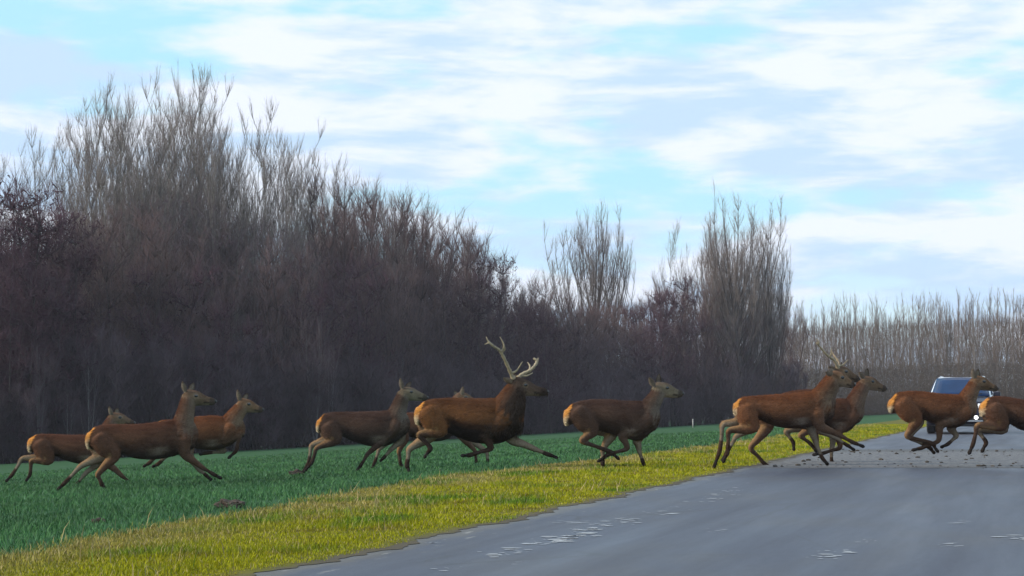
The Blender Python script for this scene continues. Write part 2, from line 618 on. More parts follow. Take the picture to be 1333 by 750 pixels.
hh = rng.gamma(7, 0.0058, len(s))
v, f, c = blades(X, Y, hh, 0.0034 * np.clip(tt / 16, 1, 4.5), cols, 0.6)
tag(link('field_crop', mesh_np('field_crop', v, f, c), m_grass), 'low dark green winter crop covering the field', 'crop', kind='stuff')

# ------------------------------------------------------------------ mud: clods and molehills
m_mud = simple_mat('dark_wet_mud', (0.045, 0.034, 0.025), 0.85, 0.45, 30, bump=0.6)
m_mole = simple_mat('crumbly_soil', (0.055, 0.038, 0.028), 0.95, 0.4, 25, bump=0.8)


def lump_mesh(name, rx, ry, rz, seed, sub=2):
    bm = bmesh.new()
    bmesh.ops.create_icosphere(bm, subdivisions=sub, radius=1.0)
    r_ = random.Random(seed)
    ph = [r_.uniform(0, 6.28) for _ in range(9)]
    for vv in bm.verts:
        d = 1 + .22 * math.sin(vv.co.x * 3 + ph[0]) * math.sin(vv.co.y * 4 + ph[1]) + .16 * math.sin(vv.co.z * 5 + vv.co.x * 6 + ph[2]) + r_.uniform(-.12, .12)
        vv.co = Vector((vv.co.x * rx * d, vv.co.y * ry * d, (vv.co.z * rz * d)))
    me = bpy.data.meshes.new(name)
    bm.to_mesh(me)
    bm.free()
    return me


clods = [lump_mesh('mud_clod', .055, .05, .026, 40 + i, 1) for i in range(5)]
for me in clods:
    me.materials.append(m_mud)
placed = 0
while placed < 140:
    Y = random.uniform(29.3, 40.5)
    if random.random() < .35:
        Y = random.choice((random.gauss(30.0, .5), random.gauss(38.6, .9)))
    X = random.uniform(0.289 * Y - 4.6, 0.30 * Y)
    if X > (1345 - 666.5) / FOC * Y:
        continue
    o = link('mud_clod', clods[placed % 5])
    sc_ = random.choice((.22, .25, .3, .35, .4, .5, .6, .9))
    o.location = (X, Y, 0.005 + .014 * sc_)
    o.rotation_euler = (0, 0, random.uniform(0, 6.28))
    o.scale = (sc_ * random.uniform(.8, 1.5), sc_, sc_)
    tag(o, 'small dark mud clod lying on the road where the herd crosses', 'mud clod', 'mud clods scattered on the road')
    placed += 1


def molehill(x, y, wpx, label):
    p = ground_at(x, y)
    ppm = FOC / p[1]
    hw = wpx / ppm / 2
    o = link('molehill', lump_mesh('molehill', hw, hw * .8, hw * .48, int(x), 4), m_mole)
    o.location = (p[0], p[1], ground_h(p[0], p[1]) + hw * .12)
    tag(o, label, 'molehill')


molehill(300, 661, 34, 'brown molehill where the green field meets the yellow verge, below the leaping hind')
molehill(386, 618, 20, 'low dark soil heap on the green field behind the brown molehill')
molehill(128, 680, 18, 'small pale soil lump in the green crop near the left verge')

# white marker post
p = ground_at(902, 557)
post = empty('marker_post', (p[0], p[1], p[2]))
mb = MB()
mb.tube([(0, 0, -.1), (0, 0, .30), (0, 0, .52)], [.035, .035, .032], 10)
link('pole', mb.mesh('pole'), simple_mat('weathered_white_post', (.42, .40, .38), .7, .2), post)
mb = MB()
mb.tube([(0, 0, .52), (0, 0, .56), (0, 0, .58)], [.045, .045, .02], 10)
link('cap', mb.mesh('cap'), simple_mat('post_cap', (.5, .48, .45), .6), post)
tag(post, 'thin pale marker post standing at the edge of the field before the wood', 'post')

# ------------------------------------------------------------------ bare winter trees
def bark(name, lo, hi, rough=0.9):
    m, t, bs = material(name)
    tcn = t.n('ShaderNodeTexCoord')
    oi = t.n('ShaderNodeObjectInfo')
    nz = t.noise(t.mapping(tcn.outputs['Object'], (3, 3, .6)), 1.5, 5, .65)
    c = t.ramp(nz, [(.3, lo), (.7, hi)])
    c = t.mix(1.0, c, t.ramp(oi.outputs['Random'], [(0, .55), (1, 1.0)]), 'MULTIPLY')
    t.link(c, bs.inputs['Base Color'])
    bs.inputs['Roughness'].default_value = rough
    bs.inputs['Specular IOR Level'].default_value = .15
    return m


m_pop_bark = bark('poplar_bark', (.24, .225, .195), (.42, .395, .34))
m_pop_twig = bark('poplar_twigs', (.15, .125, .118), (.24, .20, .185))
m_brn_bark = bark('brown_bark', (.065, .052, .052), (.12, .098, .095))
m_brn_twig = bark('brown_twigs', (.118, .076, .076), (.185, .122, .118))
m_pur_twig = bark('purple_twigs', (.066, .032, .048), (.108, .056, .074))
m_thk_twig = bark('thicket_twigs', (.080, .056, .068), (.128, .092, .108))
m_far_bark = bark('pale_far_bark', (.15, .125, .11), (.36, .32, .29))
m_far_twig = bark('far_twigs', (.122, .086, .070), (.185, .138, .114))
m_low_twig = bark('dry_undergrowth', (.075, .060, .052), (.12, .098, .085))
m_wht_bark = bark('pale_sapling_bark', (.17, .16, .165), (.26, .25, .25))


def rdir(az, tilt):
    return np.array((math.cos(az) * math.sin(tilt), math.sin(az) * math.sin(tilt), math.cos(tilt)))


def curve_up(p0, az, tilt0, tilt1, length, n, wobble=.05):
    pts = [np.array(p0, float)]
    for i in range(n):
        f_ = (i + .5) / n
        tl = tilt0 + (tilt1 - tilt0) * f_
        az += random.gauss(0, wobble * 2)
        pts.append(pts[-1] + rdir(az, tl + random.gauss(0, wobble)) * (length / n))
    return np.array(pts)


def twig_batch(mb, pts, per_m, lmin, lmax, spread, width, up=.5):
    """needle twigs all along a branch"""
    seg = np.diff(pts, axis=0)
    sl = np.linalg.norm(seg, axis=1)
    tot = sl.sum()
    n = max(2, int(per_m * tot))
    u = rng.uniform(.08, 1, n) * tot
    cum = np.concatenate([[0], np.cumsum(sl)])
    idx = np.clip(np.searchsorted(cum, u) - 1, 0, len(seg) - 1)
    fr = ((u - cum[idx]) / (sl[idx] + 1e-9))[:, None]
    base = pts[idx] + seg[idx] * fr
    tan = seg[idx] / (sl[idx][:, None] + 1e-9)
    d = tan + rng.normal(size=(n, 3)) * spread + np.array((0, 0, up))
    d /= np.linalg.norm(d, axis=1)[:, None]
    ln = rng.uniform(lmin, lmax, n)[:, None]
    mb.slivers(base, d * ln, width * rng.uniform(.7, 1.3, n))


def make_tree(kind, H, seed):
    """returns (trunk mesh, crown mesh) of one bare tree of height H"""
    random.seed(seed)
    tr, cr = MB(), MB()
    if kind == 'poplar':
        n_main = random.choice((2, 3))
        for m_ in range(n_main):
            az0 = m_ * 6.28 / n_main + random.uniform(0, 1)
            hh_ = H * (.97 if m_ == 0 else random.uniform(.78, .92))
            ax = curve_up((0, 0, -.4), az0, random.uniform(.06, .22), .0, hh_, 11, .03)
            tr.tube(ax, .008 * H * np.linspace(1, 0, len(ax)) ** 1.7 + .007, 6)
            for k_ in range(int(27 * H / 20)):
                f_ = random.uniform(.10, .93)
                p = ax[int(f_ * 11)] + (ax[min(11, int(f_ * 11) + 1)] - ax[int(f_ * 11)]) * random.random()
                L = H * random.uniform(.18, .40) * (1.12 - .75 * f_)
                br = curve_up(p, random.uniform(0, 6.28), random.uniform(.45, .85), random.uniform(.05, .18), L, 6, .05)
                tr.tube(br, np.linspace(.0033 * L + .006, .005, len(br)), 4)
                for q in range(int(4 + L * 1.7)):
                    jj = random.randint(1, 5)
                    l2 = random.uniform(.25, .5) * L * .8
                    b2 = curve_up(br[jj], random.uniform(0, 6.28), random.uniform(.3, .6), random.uniform(.05, .25), l2, 3, .06)
                    cr.tube(b2, np.linspace(.011, .005, len(b2)), 3)
                    twig_batch(cr, b2, 10.0, .25, .8, .40, .0038, .4)
                twig_batch(cr, br, 9, .3, .9, .42, .0042, .4)
            twig_batch(cr, ax[6:], 22, .25, .85, .55, .0045, .45)
    elif kind == 'broom':                               # many straight limbs fanning out from low down
        n_l = random.randint(46, 52)
        lead = curve_up((0, 0, -.4), random.uniform(0, 6), .05, .12, .90 * H, 10, .05)
        tr.tube(lead, .003 + .013 * H * np.linspace(1, 0, len(lead)) ** 1.3 + .005, 7)
        for k_ in range(n_l):
            f_ = .08 + .50 * (k_ + random.random()) / n_l
            reach = random.uniform(.15, 1.0)
            L = H * (1.0 - f_) * random.uniform(.74, 1.04) * (1.02 - .42 * reach)
            p = lead[int(f_ * 10)] + (lead[int(f_ * 10) + 1] - lead[int(f_ * 10)]) * random.random()
            br = curve_up(p, k_ * 2.4 + random.uniform(-.3, .3), .26 + .40 * reach, .0 + .09 * reach, L, 9, .05)
            tr.tube(br, np.linspace(.0032 * L + .009, .006, len(br)), 5)
            for q in range(int(13 * H / 18)):
                jj = random.randint(2, 8)
                l2 = random.uniform(.08, .18) * H * (1.15 - jj / 11)
                b2 = curve_up(br[jj], random.uniform(0, 6.28), random.uniform(.3, .6), random.uniform(.05, .25), l2, 4, .05)
                cr.tube(b2, np.linspace(.013, .006, len(b2)), 3)
                twig_batch(cr, b2, 9.0, .35, 1.0, .38, .0054, .45)
            twig_batch(cr, br[2:], 11, .35, 1.0, .42, .0054, .45)
        twig_batch(cr, lead[7:], 14, .4, 1.1, .38, .006, .45)
    elif kind == 'thin':                                # slim plantation tree with a clear pale stem
        ax = curve_up((0, 0, -.4), random.uniform(0, 6), random.uniform(0, .06), .0, H, 8, .02)
        tr.tube(ax, .0055 * H * np.linspace(1, 0, len(ax)) ** .8 + .014, 6)
        for k_ in range(random.randint(20, 27)):
            f_ = random.uniform(.30, .95)
            p = ax[int(f_ * 8)] + (ax[min(8, int(f_ * 8) + 1)] - ax[int(f_ * 8)]) * random.random()
            L = H * random.uniform(.10, .22) * (1.25 - .8 * f_)
            br = curve_up(p, random.uniform(0, 6.28), random.uniform(.35, .7), random.uniform(.05, .2), L, 4, .06)
            cr.tube(br, np.linspace(.028, .011, len(br)), 3)
            twig_batch(cr, br, 7, .45, 1.4, .34, .009, .45)
        twig_batch(cr, ax[3:], 10, .5, 1.5, .42, .009, .5)
    else:                                               # thicket / alder / brown tree: bushy from the ground
        n_st = {'bush': 9, 'brown': 5, 'alder': 3}[kind]
        for m_ in range(n_st):
            az0 = m_ * 6.28 / n_st + random.uniform(-.5, .5)
            st = curve_up((random.gauss(0, .35), random.gauss(0, .35), -.4), az0, random.uniform(.08, .42) if kind == 'bush' else random.uniform(.03, .22), random.uniform(.0, .2), H * random.uniform(.72, 1.0), 9, .06)
            tr.tube(st, np.linspace(.0048 * H, .007, len(st)), 5)
            nb = {'bush': 15, 'brown': 20, 'alder': 20}[kind]
            for k_ in range(nb):
                j = random.randint(1, 8)
                L = H * random.uniform(.12, .26) * (1.25 - j / 11)
                if kind == 'alder':
                    br = curve_up(st[j], random.uniform(0, 6.28), random.uniform(.8, 1.4), random.uniform(.6, 1.2), L, 4, .16)
                else:
                    br = curve_up(st[j], random.uniform(0, 6.28), random.uniform(.5, 1.0), random.uniform(.1, .5), L, 4, .10)
                tr.tube(br, np.linspace(.018, .008, len(br)), 3)
                for q in range(5):
                    l2 = random.uniform(.3, .6) * L
                    b2 = curve_up(br[random.randint(1, 3)], random.uniform(0, 6.28), random.uniform(.4, 1.0), random.uniform(.1, .6), l2, 3, .12)
                    cr.tube(b2, np.linspace(.012, .006, len(b2)), 3)
                    twig_batch(cr, b2, 9, .25, .8, .5, .0056, .4)
                twig_batch(cr, br, 9, .3, .9, .5, .0058, .4)
                if kind == 'alder':                     # little cones and catkins make the crown clotted
                    ii = rng.integers(0, len(br), 14)
                    twig_batch(cr, br, 8, .2, .6, .7, .008, .1)
                    cr.slivers(br[ii] + rng.normal(0, .16, (14, 3)), rng.normal(0, .12, (14, 3)), .032)
            twig_batch(cr, st[4:], 26, .4, 1.2, .5, .0058, .5)
    return tr.mesh('trunk'), cr.mesh('crown')


PROTO = {}


def proto(kind, H, seed, mb_, mt_):
    key = (kind, seed, mb_.name, mt_.name)
    if key not in PROTO:
        a, b = make_tree(kind, H, seed)
        a.materials.append(mb_)
        b.materials.append(mt_)
        top = max(v_.co.z for v_ in b.vertices)
        PROTO[key] = (a, b, top)
    return PROTO[key]


def plant(name, pr, loc, height, label, group, cat='tree', wide=1.0):
    a, b, H = pr
    k_ = height / H
    root = empty(name, loc, random.uniform(0, 6.28))
    root.scale = (k_ * wide, k_ * wide, k_)
    link('trunk', a, None, root)
    link('crown', b, None, root)
    tag(root, label, cat, group)
    return root


SKY_LINE = [(-60, 190), (0, 172), (22, 190), (32, 212), (58, 205), (75, 172), (110, 142), (145, 112), (180, 98), (235, 88), (270, 100), (300, 115), (318, 140), (340, 136), (385, 160), (415, 188),
            (440, 218), (490, 225), (540, 248), (600, 285), (635, 312), (660, 345), (700, 365), (725, 380), (760, 386), (820, 372), (860, 350), (890, 345), (1000, 350), (1025, 370), (1060, 420)]
SX, SY = zip(*SKY_LINE)
WA, WB = np.array((-27.75, 100.0)), np.array((22.96, 165.0))       # front edge of the wood on the ground
WDIR = (WB - WA) / np.linalg.norm(WB - WA)
WNRM = np.array((-WDIR[1], WDIR[0]))


def wood_pt(t_, back):
    return WA + (WB - WA) * t_ + WNRM * back


def px_of(X, Y):
    return 666.5 + FOC * X / Y


def height_to(X, Y, ypix):
    z = at(px_of(X, Y), ypix, Y)[2]
    return z - float(ground_h(X, Y))


pop = [proto('poplar', 20, 100 + i, m_pop_bark, m_pop_twig) for i in range(4)]
brn = [proto('brown', 14, 200 + i, m_brn_bark, m_brn_twig) for i in range(3)]
bsh = [proto('bush', 7, 300 + i, m_brn_bark, m_thk_twig) for i in range(3)]
ald = [proto('alder', 12, 400 + i, m_brn_bark, m_pur_twig) for i in range(3)]
brm = [proto('broom', 18, 500 + i, m_brn_bark, m_pop_twig) for i in range(2)]
thn = [proto('thin', 16, 600 + i, m_far_bark, m_far_twig) for i in range(4)]
sap = [proto('poplar', 9, 700 + i, m_wht_bark, m_thk_twig) for i in range(2)]


def wood_tree(name, prs, x, back, f_lo, f_hi, label, group, wide=1.0, cap=None, cat='tree'):
    """a tree `back` metres inside the wood, seen near photo column x; its height follows the skyline"""
    lo, hi = -.4, 1.4
    for _ in range(40):
        md = (lo + hi) / 2
        q = wood_pt(md, back)
        if px_of(q[0], q[1]) < x:
            lo = md
        else:
            hi = md
    q = wood_pt(lo, back)
    top = np.interp(x, SX, SY)
    base_y = 521 + (521 - 521) + FOC / q[1] * (CAMZ - float(ground_h(q[0], q[1])))
    fr = random.uniform(f_lo, f_hi)
    h_ = height_to(q[0], q[1], base_y + (top - base_y) * fr)
    if cap:
        h_ = min(h_, cap * random.uniform(.8, 1))
    return plant(name, random.choice(prs), (q[0], q[1], float(ground_h(q[0], q[1])) - .05), h_, label, group, cat, wide)


# tall poplars of the left clump
random.seed(21)
x = 62
while x < 432:
    wood_tree('poplar_tree', pop, x + random.uniform(-5, 5), random.uniform(10, 30), .93, 1.06,
              'tall bare poplar with upright limbs in the high clump at the left of the wood', 'tall poplars of the left clump', random.uniform(.85, 1.1))
    x += random.uniform(8, 13)
for x in (-30, -8, 12):
    wood_tree('poplar_tree', pop, x, 16, .95, 1.0, 'bare poplar rising behind the purple alders at the far left edge', 'poplars at the far left edge')
# brown trees on the falling skyline
x = 425
while x < 735:
    wood_tree('bare_tree', brn + pop[:1], x + random.uniform(-4, 4), random.uniform(6, 24), .93, 1.04,
              'bare brown tree on the falling skyline in the middle of the wood', 'brown trees in the middle of the wood', random.uniform(.8, 1.1))
    x += random.uniform(6, 10)
x = 725
while x < 1035:
    wood_tree('bare_tree', brn, x + random.uniform(-4, 4), random.uniform(4, 18), .86, 1.0,
              'low bare brown tree in the thicket around the two fan shaped trees', 'brown trees around the fan shaped trees', random.uniform(.8, 1.2))
    x += random.uniform(9, 14)
for x in (668, 680, 692, 701, 712, 722, 733, 746, 800, 815):
    wood_tree('bare_tree', brn, x, random.uniform(4, 16), .97, 1.03,
              'bare brown tree closing the low dip of the skyline beside the smaller fan tree', 'brown trees in the dip of the skyline', random.uniform(1.1, 1.4))
# second storey under the poplars
x = -40
while x < 640:
    wood_tree('bare_tree', brn, x + random.uniform(-6, 6), random.uniform(3, 14), .50, .76,
              'mid height bare brown tree standing in front of the poplars', 'mid height trees below the poplars', random.uniform(.9, 1.3))
    x += random.uniform(9, 15)
# purple alders
for x, b_, lo_, hi_ in ((-25, 6, .90, .96), (8, 4, .92, 1.0), (30, 5, .98, 1.02), (48, 7, .96, 1.0), (66, 5, .86, .9), (88, 4, .74, .8), (20, 1, .75, .85), (-5, 2, .7, .8), (52, 2, .72, .8), (205, 2, .5, .55), (300, 2, .42, .5),
                        (410, 3, .62, .7), (470, 3, .7, .8), (610, 5, .9, .97), (628, 6, .95, 1.0), (690, 4, .9, 1.0), (740, 5, .85, .95), (845, 4, .98, 1.04), (868, 5, 1.0, 1.05), (882, 4, .9, 1.0), (705, 2, .8, .9)):
    wood_tree('alder_tree', ald, x, b_, lo_, hi_, 'dark purple bare alder with clotted twigs at the front of the wood', 'purple alders in the wood', random.uniform(1.0, 1.3))
# thicket along the foot of the wood
for back, lo_, hi_, step in ((1.0, .26, .42, 17), (4.0, .34, .52, 18), (9.0, .42, .6, 20)):
    x = -45 + random.uniform(0, 10)
    while x < 1045:
        wood_tree('thicket_shrub', bsh, x + random.uniform(-5, 5), back + random.uniform(-1, 1.5), lo_, hi_,
                  'dense grey bare shrub in the dark thicket along the foot of the wood', 'shrubs along the foot of the wood', random.uniform(1.0, 1.5), 8.5, 'shrub')
        x += random.uniform(.7, 1.3) * step
# a few pale saplings standing in front
for x, h_ in ((52, .42), (92, .26), (118, .34), (412, .5), (430, .38), (520, .40), (790, .45), (955, .5)):
    wood_tree('pale_sapling', sap, x, -.6, h_ * .95, h_, 'slim pale stemmed sapling standing in front of the dark thicket', 'pale saplings before the thicket', .8)

# the two fan shaped trees and the thin one between them
for x, ytop, dep, pr, wide, label in (
        (770, 249, 176, brm[0], 1.08, 'smaller fan shaped bare tree standing alone above the thicket in the middle'),
        (972, 229, 168, brm[1], 1.22, 'largest fan shaped bare tree with dense upright limbs at the right end of the wood'),
        (938, 282, 170, brm[0], .95, 'upright bare tree merging with the left side of the largest fan shaped tree'),
        (1003, 285, 171, brm[0], .62, 'upright bare tree merging with the right side of the largest fan shaped tree'),
        (885, 276, 172, pop[1], .9, 'thin open bare tree with few limbs just left of the largest fan shaped tree')):
    X = (x - 666.5) / FOC * dep
    gz = float(ground_h(X, dep))
    plant('fan_tree', pr, (X, dep, gz - .05), at(x, ytop, dep)[2] - gz, label, None, 'tree', wide)

# far plantation on the right
random.seed(31)
far_n = 0
x = 1022.0
while far_n < 118:
    dep = random.uniform(196, 236)
    xx = 1020 + (far_n * 61.8034) % 345
    X = (xx - 666.5) / FOC * dep
    top = np.interp(xx, (1020, 1050, 1130, 1200, 1250, 1300, 1333), (395, 390, 383, 378, 373, 376, 377)) + random.uniform(-12, 22)
    gz = float(ground_h(X, dep))
    plant('plantation_tree', random.choice(thn), (X, dep, gz - .05), at(xx, top, dep)[2] - gz,
          'slim pale stemmed bare tree in the far plantation at the right', 'trees of the far plantation', 'tree', random.uniform(.75, 1.1))
    far_n += 1


# masses nobody could count: understorey of the wood, far plantation rows behind
def twig_mass(name, n, fn, lmin, lmax, width, mat, label, spread=.75, up=.6):
    base = fn(n)
    d = rng.normal(size=(n, 3)) * spread + np.array((0, 0, up))
    d /= np.linalg.norm(d, axis=1)[:, None]
    mb = MB()
    mb.slivers(base, d * rng.uniform(lmin, lmax, n)[:, None], width * rng.uniform(.6, 1.5, n))
    o = link(name, mb.mesh(name), mat)
    tag(o, label, 'undergrowth', kind='stuff')


def under(n):
    t_ = rng.uniform(-.35, 1.02, n)
    back = rng.uniform(-.5, 36, n)
    P = WA[None] + (WB - WA)[None] * t_[:, None] + WNRM[None] * back[:, None]
    px = px_of(P[:, 0], P[:, 1])
    top = np.interp(px, SX, SY)
    gz = ground_h(P[:, 0], P[:, 1])
    hmax = (CAMZ - gz) + (521 - top) / FOC * P[:, 1]
    z = gz + rng.uniform(0, 1, n) ** 1.15 * np.maximum(hmax, 2) * .66
    return np.stack([P[:, 0], P[:, 1], z], -1)


twig_mass('wood_understorey', 120000, under, .5, 1.7, .011, m_thk_twig, 'dense bare undergrowth filling the dark wood')


def far_mass(n):
    dep = rng.uniform(215, 320, n)
    px = rng.uniform(1015, 1400, n)
    X = (px - 666.5) / FOC * dep
    z = ground_h(X, dep) + rng.uniform(0, 1, n) ** 1.5 * 12.0 * dep / 260
    return np.stack([X, dep, z], -1)


twig_mass('far_wood', 50000, far_mass, .8, 2.4, .015, m_far_twig, 'mass of bare branches deep in the far plantation', .3, 1.0)


def far_under(n):
    px = rng.uniform(1005, 1420, n)
    dep = rng.uniform(190, 215, n)
    X = (px - 666.5) / FOC * dep
    return np.stack([X, dep, ground_h(X, dep) + rng.uniform(0, 1, n) ** 1.8 * 5.0], -1)


twig_mass('far_undergrowth', 45000, far_under, .5, 1.5, .016, m_low_twig, 'brown undergrowth at the foot of the far plantation', .7, .6)

# ------------------------------------------------------------------ the oncoming car
m_navy = simple_mat('dark_navy_paint', (.012, .011, .024), .35, .1, 3, spec=.35)
m_sky_sheen = simple_mat('pale_sky_sheen', (.72, .75, .80), .3, .06, 3, coat=.6)  # bright sky reflection on roof and pillars, put into the base colour
m_glass = simple_mat('sky_reflection_glass', (.006, .026, .085), .12, .2, 2, spec=.24)  # blue of the reflected sky painted into the glass colour
m_black = simple_mat('black_plastic', (.012, .012, .014), .55, .2, 20)
m_tyre = simple_mat('tyre_rubber', (.016, .016, .018), .8, .2, 20)
m_rim = simple_mat('alloy_rim', (.4, .41, .43), .35, .1, 9, metal=.7)
m_lamp = simple_mat('headlamp_glass', (.75, .78, .82), .12, .1, 14, spec=.8)
m_drl = simple_mat('lit_front_lamp', (.9, .9, .9), .3, .02, 5, emit=(1, .98, .94, 14.0))
m_plate = simple_mat('number_plate_white', (.72, .72, .72), .5, .05, 5)
m_chrome = simple_mat('chrome_strip', (.6, .6, .62), .2, .05, 5, metal=.9)


def loft(name, rings, mat, parent, close_ends=True, smooth=True):
    n, k = len(rings), len(rings[0])
    v = np.array(rings, float).reshape(-1, 3)
    bm = bmesh.new()
    bv = [bm.verts.new(p) for p in v]
    for i in range(n - 1):
        for j in range(k):
            bm.faces.new((bv[i * k + j], bv[i * k + (j + 1) % k], bv[(i + 1) * k + (j + 1) % k], bv[(i + 1) * k + j]))
    if close_ends:
        bm.faces.new(bv[:k][::-1])
        bm.faces.new(bv[-k:])
    bmesh.ops.recalc_face_normals(bm, faces=bm.faces)
    me = bpy.data.meshes.new(name)
    bm.to_mesh(me)
    bm.free()
    if smooth:
        for p_ in me.polygons:
            p_.use_smooth = True
        try:
            me.set_sharp_from_angle(angle=R(38))
        except Exception:
            pass
    return link(name, me, mat, parent)


def box(name, cx, cy, cz, sx, sy, sz, mat, parent, bev=.012, rot=None):
    bm = bmesh.new()
    bmesh.ops.create_cube(bm, size=1.0)
    bmesh.ops.scale(bm, vec=(sx, sy, sz), verts=bm.verts)
    if bev:
        bmesh.ops.bevel(bm, geom=list(bm.edges), offset=min(bev, sx * .4, sy * .4, sz * .4), segments=2, affect='EDGES', profile=.6)
    me = bpy.data.meshes.new(name)
    bm.to_mesh(me)
    bm.free()
    o = link(name, me, mat, parent)
    o.location = (cx, cy, cz)
    if rot:
        o.rotation_euler = rot
    return o


def rrect(hw, z0, z1, y, r=.12, tum=0.0):
    """rounded rectangle section across the car at length y"""
    pts = []
    for (sx, sz, a0) in ((1, 1, 0), (-1, 1, 90), (-1, -1, 180), (1, -1, 270)):
        for q in range(4):
            a = R(a0 + q * 30)
            zc = (z1 - r) if sz > 0 else (z0 + r)
            xc = sx * (hw - r)
            px_, pz_ = xc + math.cos(a) * r, zc + math.sin(a) * r
            pts.append((px_ * (1 - tum * (pz_ - z0)), y, pz_))
    return pts


def build_car(X, Y):
    yaw = math.atan2(RS, 1.0)
    car = empty('parked_car', (X, Y, 0.007), -yaw + math.pi)      # local +Y points at the camera
    car.name = 'suv_car'
    L = 4.3
    st = [(2.13, .70, .36, .62, .10), (2.10, .82, .30, .74, .12), (1.98, .88, .24, .90, .14), (1.70, .905, .22, .965, .14), (1.0, .92, .22, 1.03, .13),
          (.2, .925, .22, 1.06, .12), (-1.0, .925, .22, 1.08, .12), (-1.7, .91, .24, 1.08, .13), (-2.05, .87, .30, 1.02, .14), (-2.13, .78, .40, .9, .12)]
    loft('body', [rrect(hw, z0, z1, y, r) for (y, hw, z0, z1, r) in st], m_navy, car)

    def loop(z, y0, y1, hw0, hw1, r=.10):
        pts = []
        for (sx, yy_, hw, a0) in ((1, y1, hw1, 0), (-1, y1, hw1, 90), (-1, y0, hw0, 180), (1, y0, hw0, 270)):
            for q in range(4):
                a = R(a0 + q * 30)
                yc = yy_ - r if yy_ > 0 else yy_ + r
                pts.append((sx * (hw - r) + math.cos(a) * r, yc + math.sin(a) * r, z))
        return pts
    loft('cabin', [loop(1.0, -1.95, 1.00, .84, .86), loop(1.2, -1.85, .72, .80, .82), loop(1.42, -1.7, .38, .735, .755), loop(1.54, -1.62, .18, .69, .71), loop(1.60, -1.55, .06, .62, .64)], m_sky_sheen, car)

    def pane(name, quad, mat, thick, parent=car):
        q = np.array(quad, float)
        nrm = np.cross(q[1] - q[0], q[3] - q[0])
        nrm /= np.linalg.norm(nrm)
        nx = 6
        rows = []
        for iv in range(nx + 1):
            for iu in range(nx + 1):
                u, v_ = iu / nx, iv / nx
                p_ = (q[0] * (1 - u) + q[1] * u) * (1 - v_) + (q[3] * (1 - u) + q[2] * u) * v_
                rows.append(p_ + nrm * .03 * (1 - (2 * u - 1) ** 2))
        rows = np.array(rows)
        allv = np.concatenate([rows, rows - nrm * thick])
        fs = []
        m_ = nx + 1
        for iv in range(nx):
            for iu in range(nx):
                a = iv * m_ + iu
                fs.append((a, a + 1, a + m_ + 1, a + m_))
                b = a + m_ * m_
                fs.append((b, b + m_, b + m_ + 1, b + 1))
        rim = [iu for iu in range(m_)] + [iv * m_ + nx for iv in range(1, m_)] + [nx * m_ + iu for iu in range(nx - 1, -1, -1)] + [iv * m_ for iv in range(nx - 1, 0, -1)]
        for a, b in zip(rim, rim[1:] + rim[:1]):
            fs.append((b, a, a + m_ * m_, b + m_ * m_))
        return link(name, mesh_np(name, allv, fs, smooth=False), mat, parent)
    ws = pane('windscreen', [(.815, .985, 1.065), (-.815, .985, 1.065), (-.69, .165, 1.572), (.69, .165, 1.572)], m_glass, .03)
    for sx in (1, -1):
        q = [(sx * .865, .55, 1.10), (sx * .845, -.5, 1.10), (sx * .715, -.5, 1.50), (sx * .715, .12, 1.50)]
        pane('side_window', q if sx > 0 else q[::-1], m_glass, .03)
        q = [(sx * .845, -.58, 1.10), (sx * .835, -1.5, 1.10), (sx * .71, -1.4, 1.50), (sx * .715, -.58, 1.50)]
        pane('side_window', q if sx > 0 else q[::-1], m_glass, .03)
        for yy_ in (1.36, -1.32):
            wh = empty('wheel', (sx * .80, yy_, .335))
            wh.parent = car
            ring = []
            prof = [(-.10, .20), (-.11, .30), (-.085, .333), (.085, .333), (.11, .30), (.10, .20)]
            rings = [[(sx * dx, math.cos(a) * rr_, math.sin(a) * rr_) for a in np.arange(28) * 2 * math.pi / 28] for dx, rr_ in prof]
            loft('tyre', rings, m_tyre, wh)
            rings = [[(sx * dx, math.cos(a) * rr_, math.sin(a) * rr_) for a in np.arange(28) * 2 * math.pi / 28] for dx, rr_ in ((.06, .21), (.112, .205), (.10, .18), (.085, .06), (.11, .04), (.11, .005))]
            loft('rim', rings, m_rim, wh)
        mir = box('mirror', sx * 1.0, .62, 1.11, .20, .10, .15, m_navy, car, .04)
        box('headlight', sx * .66, 2.015, .775, .30, .16, .13, m_lamp, car, .04, (R(-20), 0, sx * R(-16)))
        o = loft('fog_lamp', [[(math.cos(a) * rr_, dy_, math.sin(a) * rr_) for a in np.arange(16) * 2 * math.pi / 16] for dy_, rr_ in ((-.04, .048), (.0, .050), (.025, .038), (.032, .01))], m_drl, car)
        o.location = (sx * .47, 2.155, .46)
        wp = box('wiper', sx * .34, .965, 1.10, .55, .025, .02, m_black, car, .006, (0, R(-8 * sx), 0))
        box('roof_rail', sx * .60, -.75, 1.625, .035, 1.5, .035, m_chrome, car, .012)
        for yy_ in (0.0, -.95):
            box('door_handle', sx * .935, yy_ - .25, .93, .03, .18, .03, m_chrome, car, .01)
    gr = box('grille', 0, 2.105, .72, .78, .05, .16, m_black, car, .02)
    for q in range(3):
        box('grille_bar', 0, .03, -.05 + q * .05, .74, .025, .014, m_chrome, gr, .004)
    box('badge', 0, 2.14, .745, .11, .03, .08, m_chrome, car, .02)
    bu = box('bumper', 0, 2.10, .43, 1.58, .12, .20, m_black, car, .05)
    box('bumper_strip', 0, 2.165, .36, 1.3, .03, .035, m_chrome, car, .01)
    box('number_plate', 0, 2.172, .51, .50, .02, .11, m_plate, car, .006)
    box('skid_plate', 0, 2.0, .25, 1.3, .2, .08, m_black, car, .03)
    tag(car, 'dark blue car with roof pale from painted sky sheen and lit front lamps on the road behind deer', 'car')
    return car


suv = build_car((1251 - 666.5) / FOC * 61.0, 61.0)
suv.scale = (1.14, 1.14, 1.14)

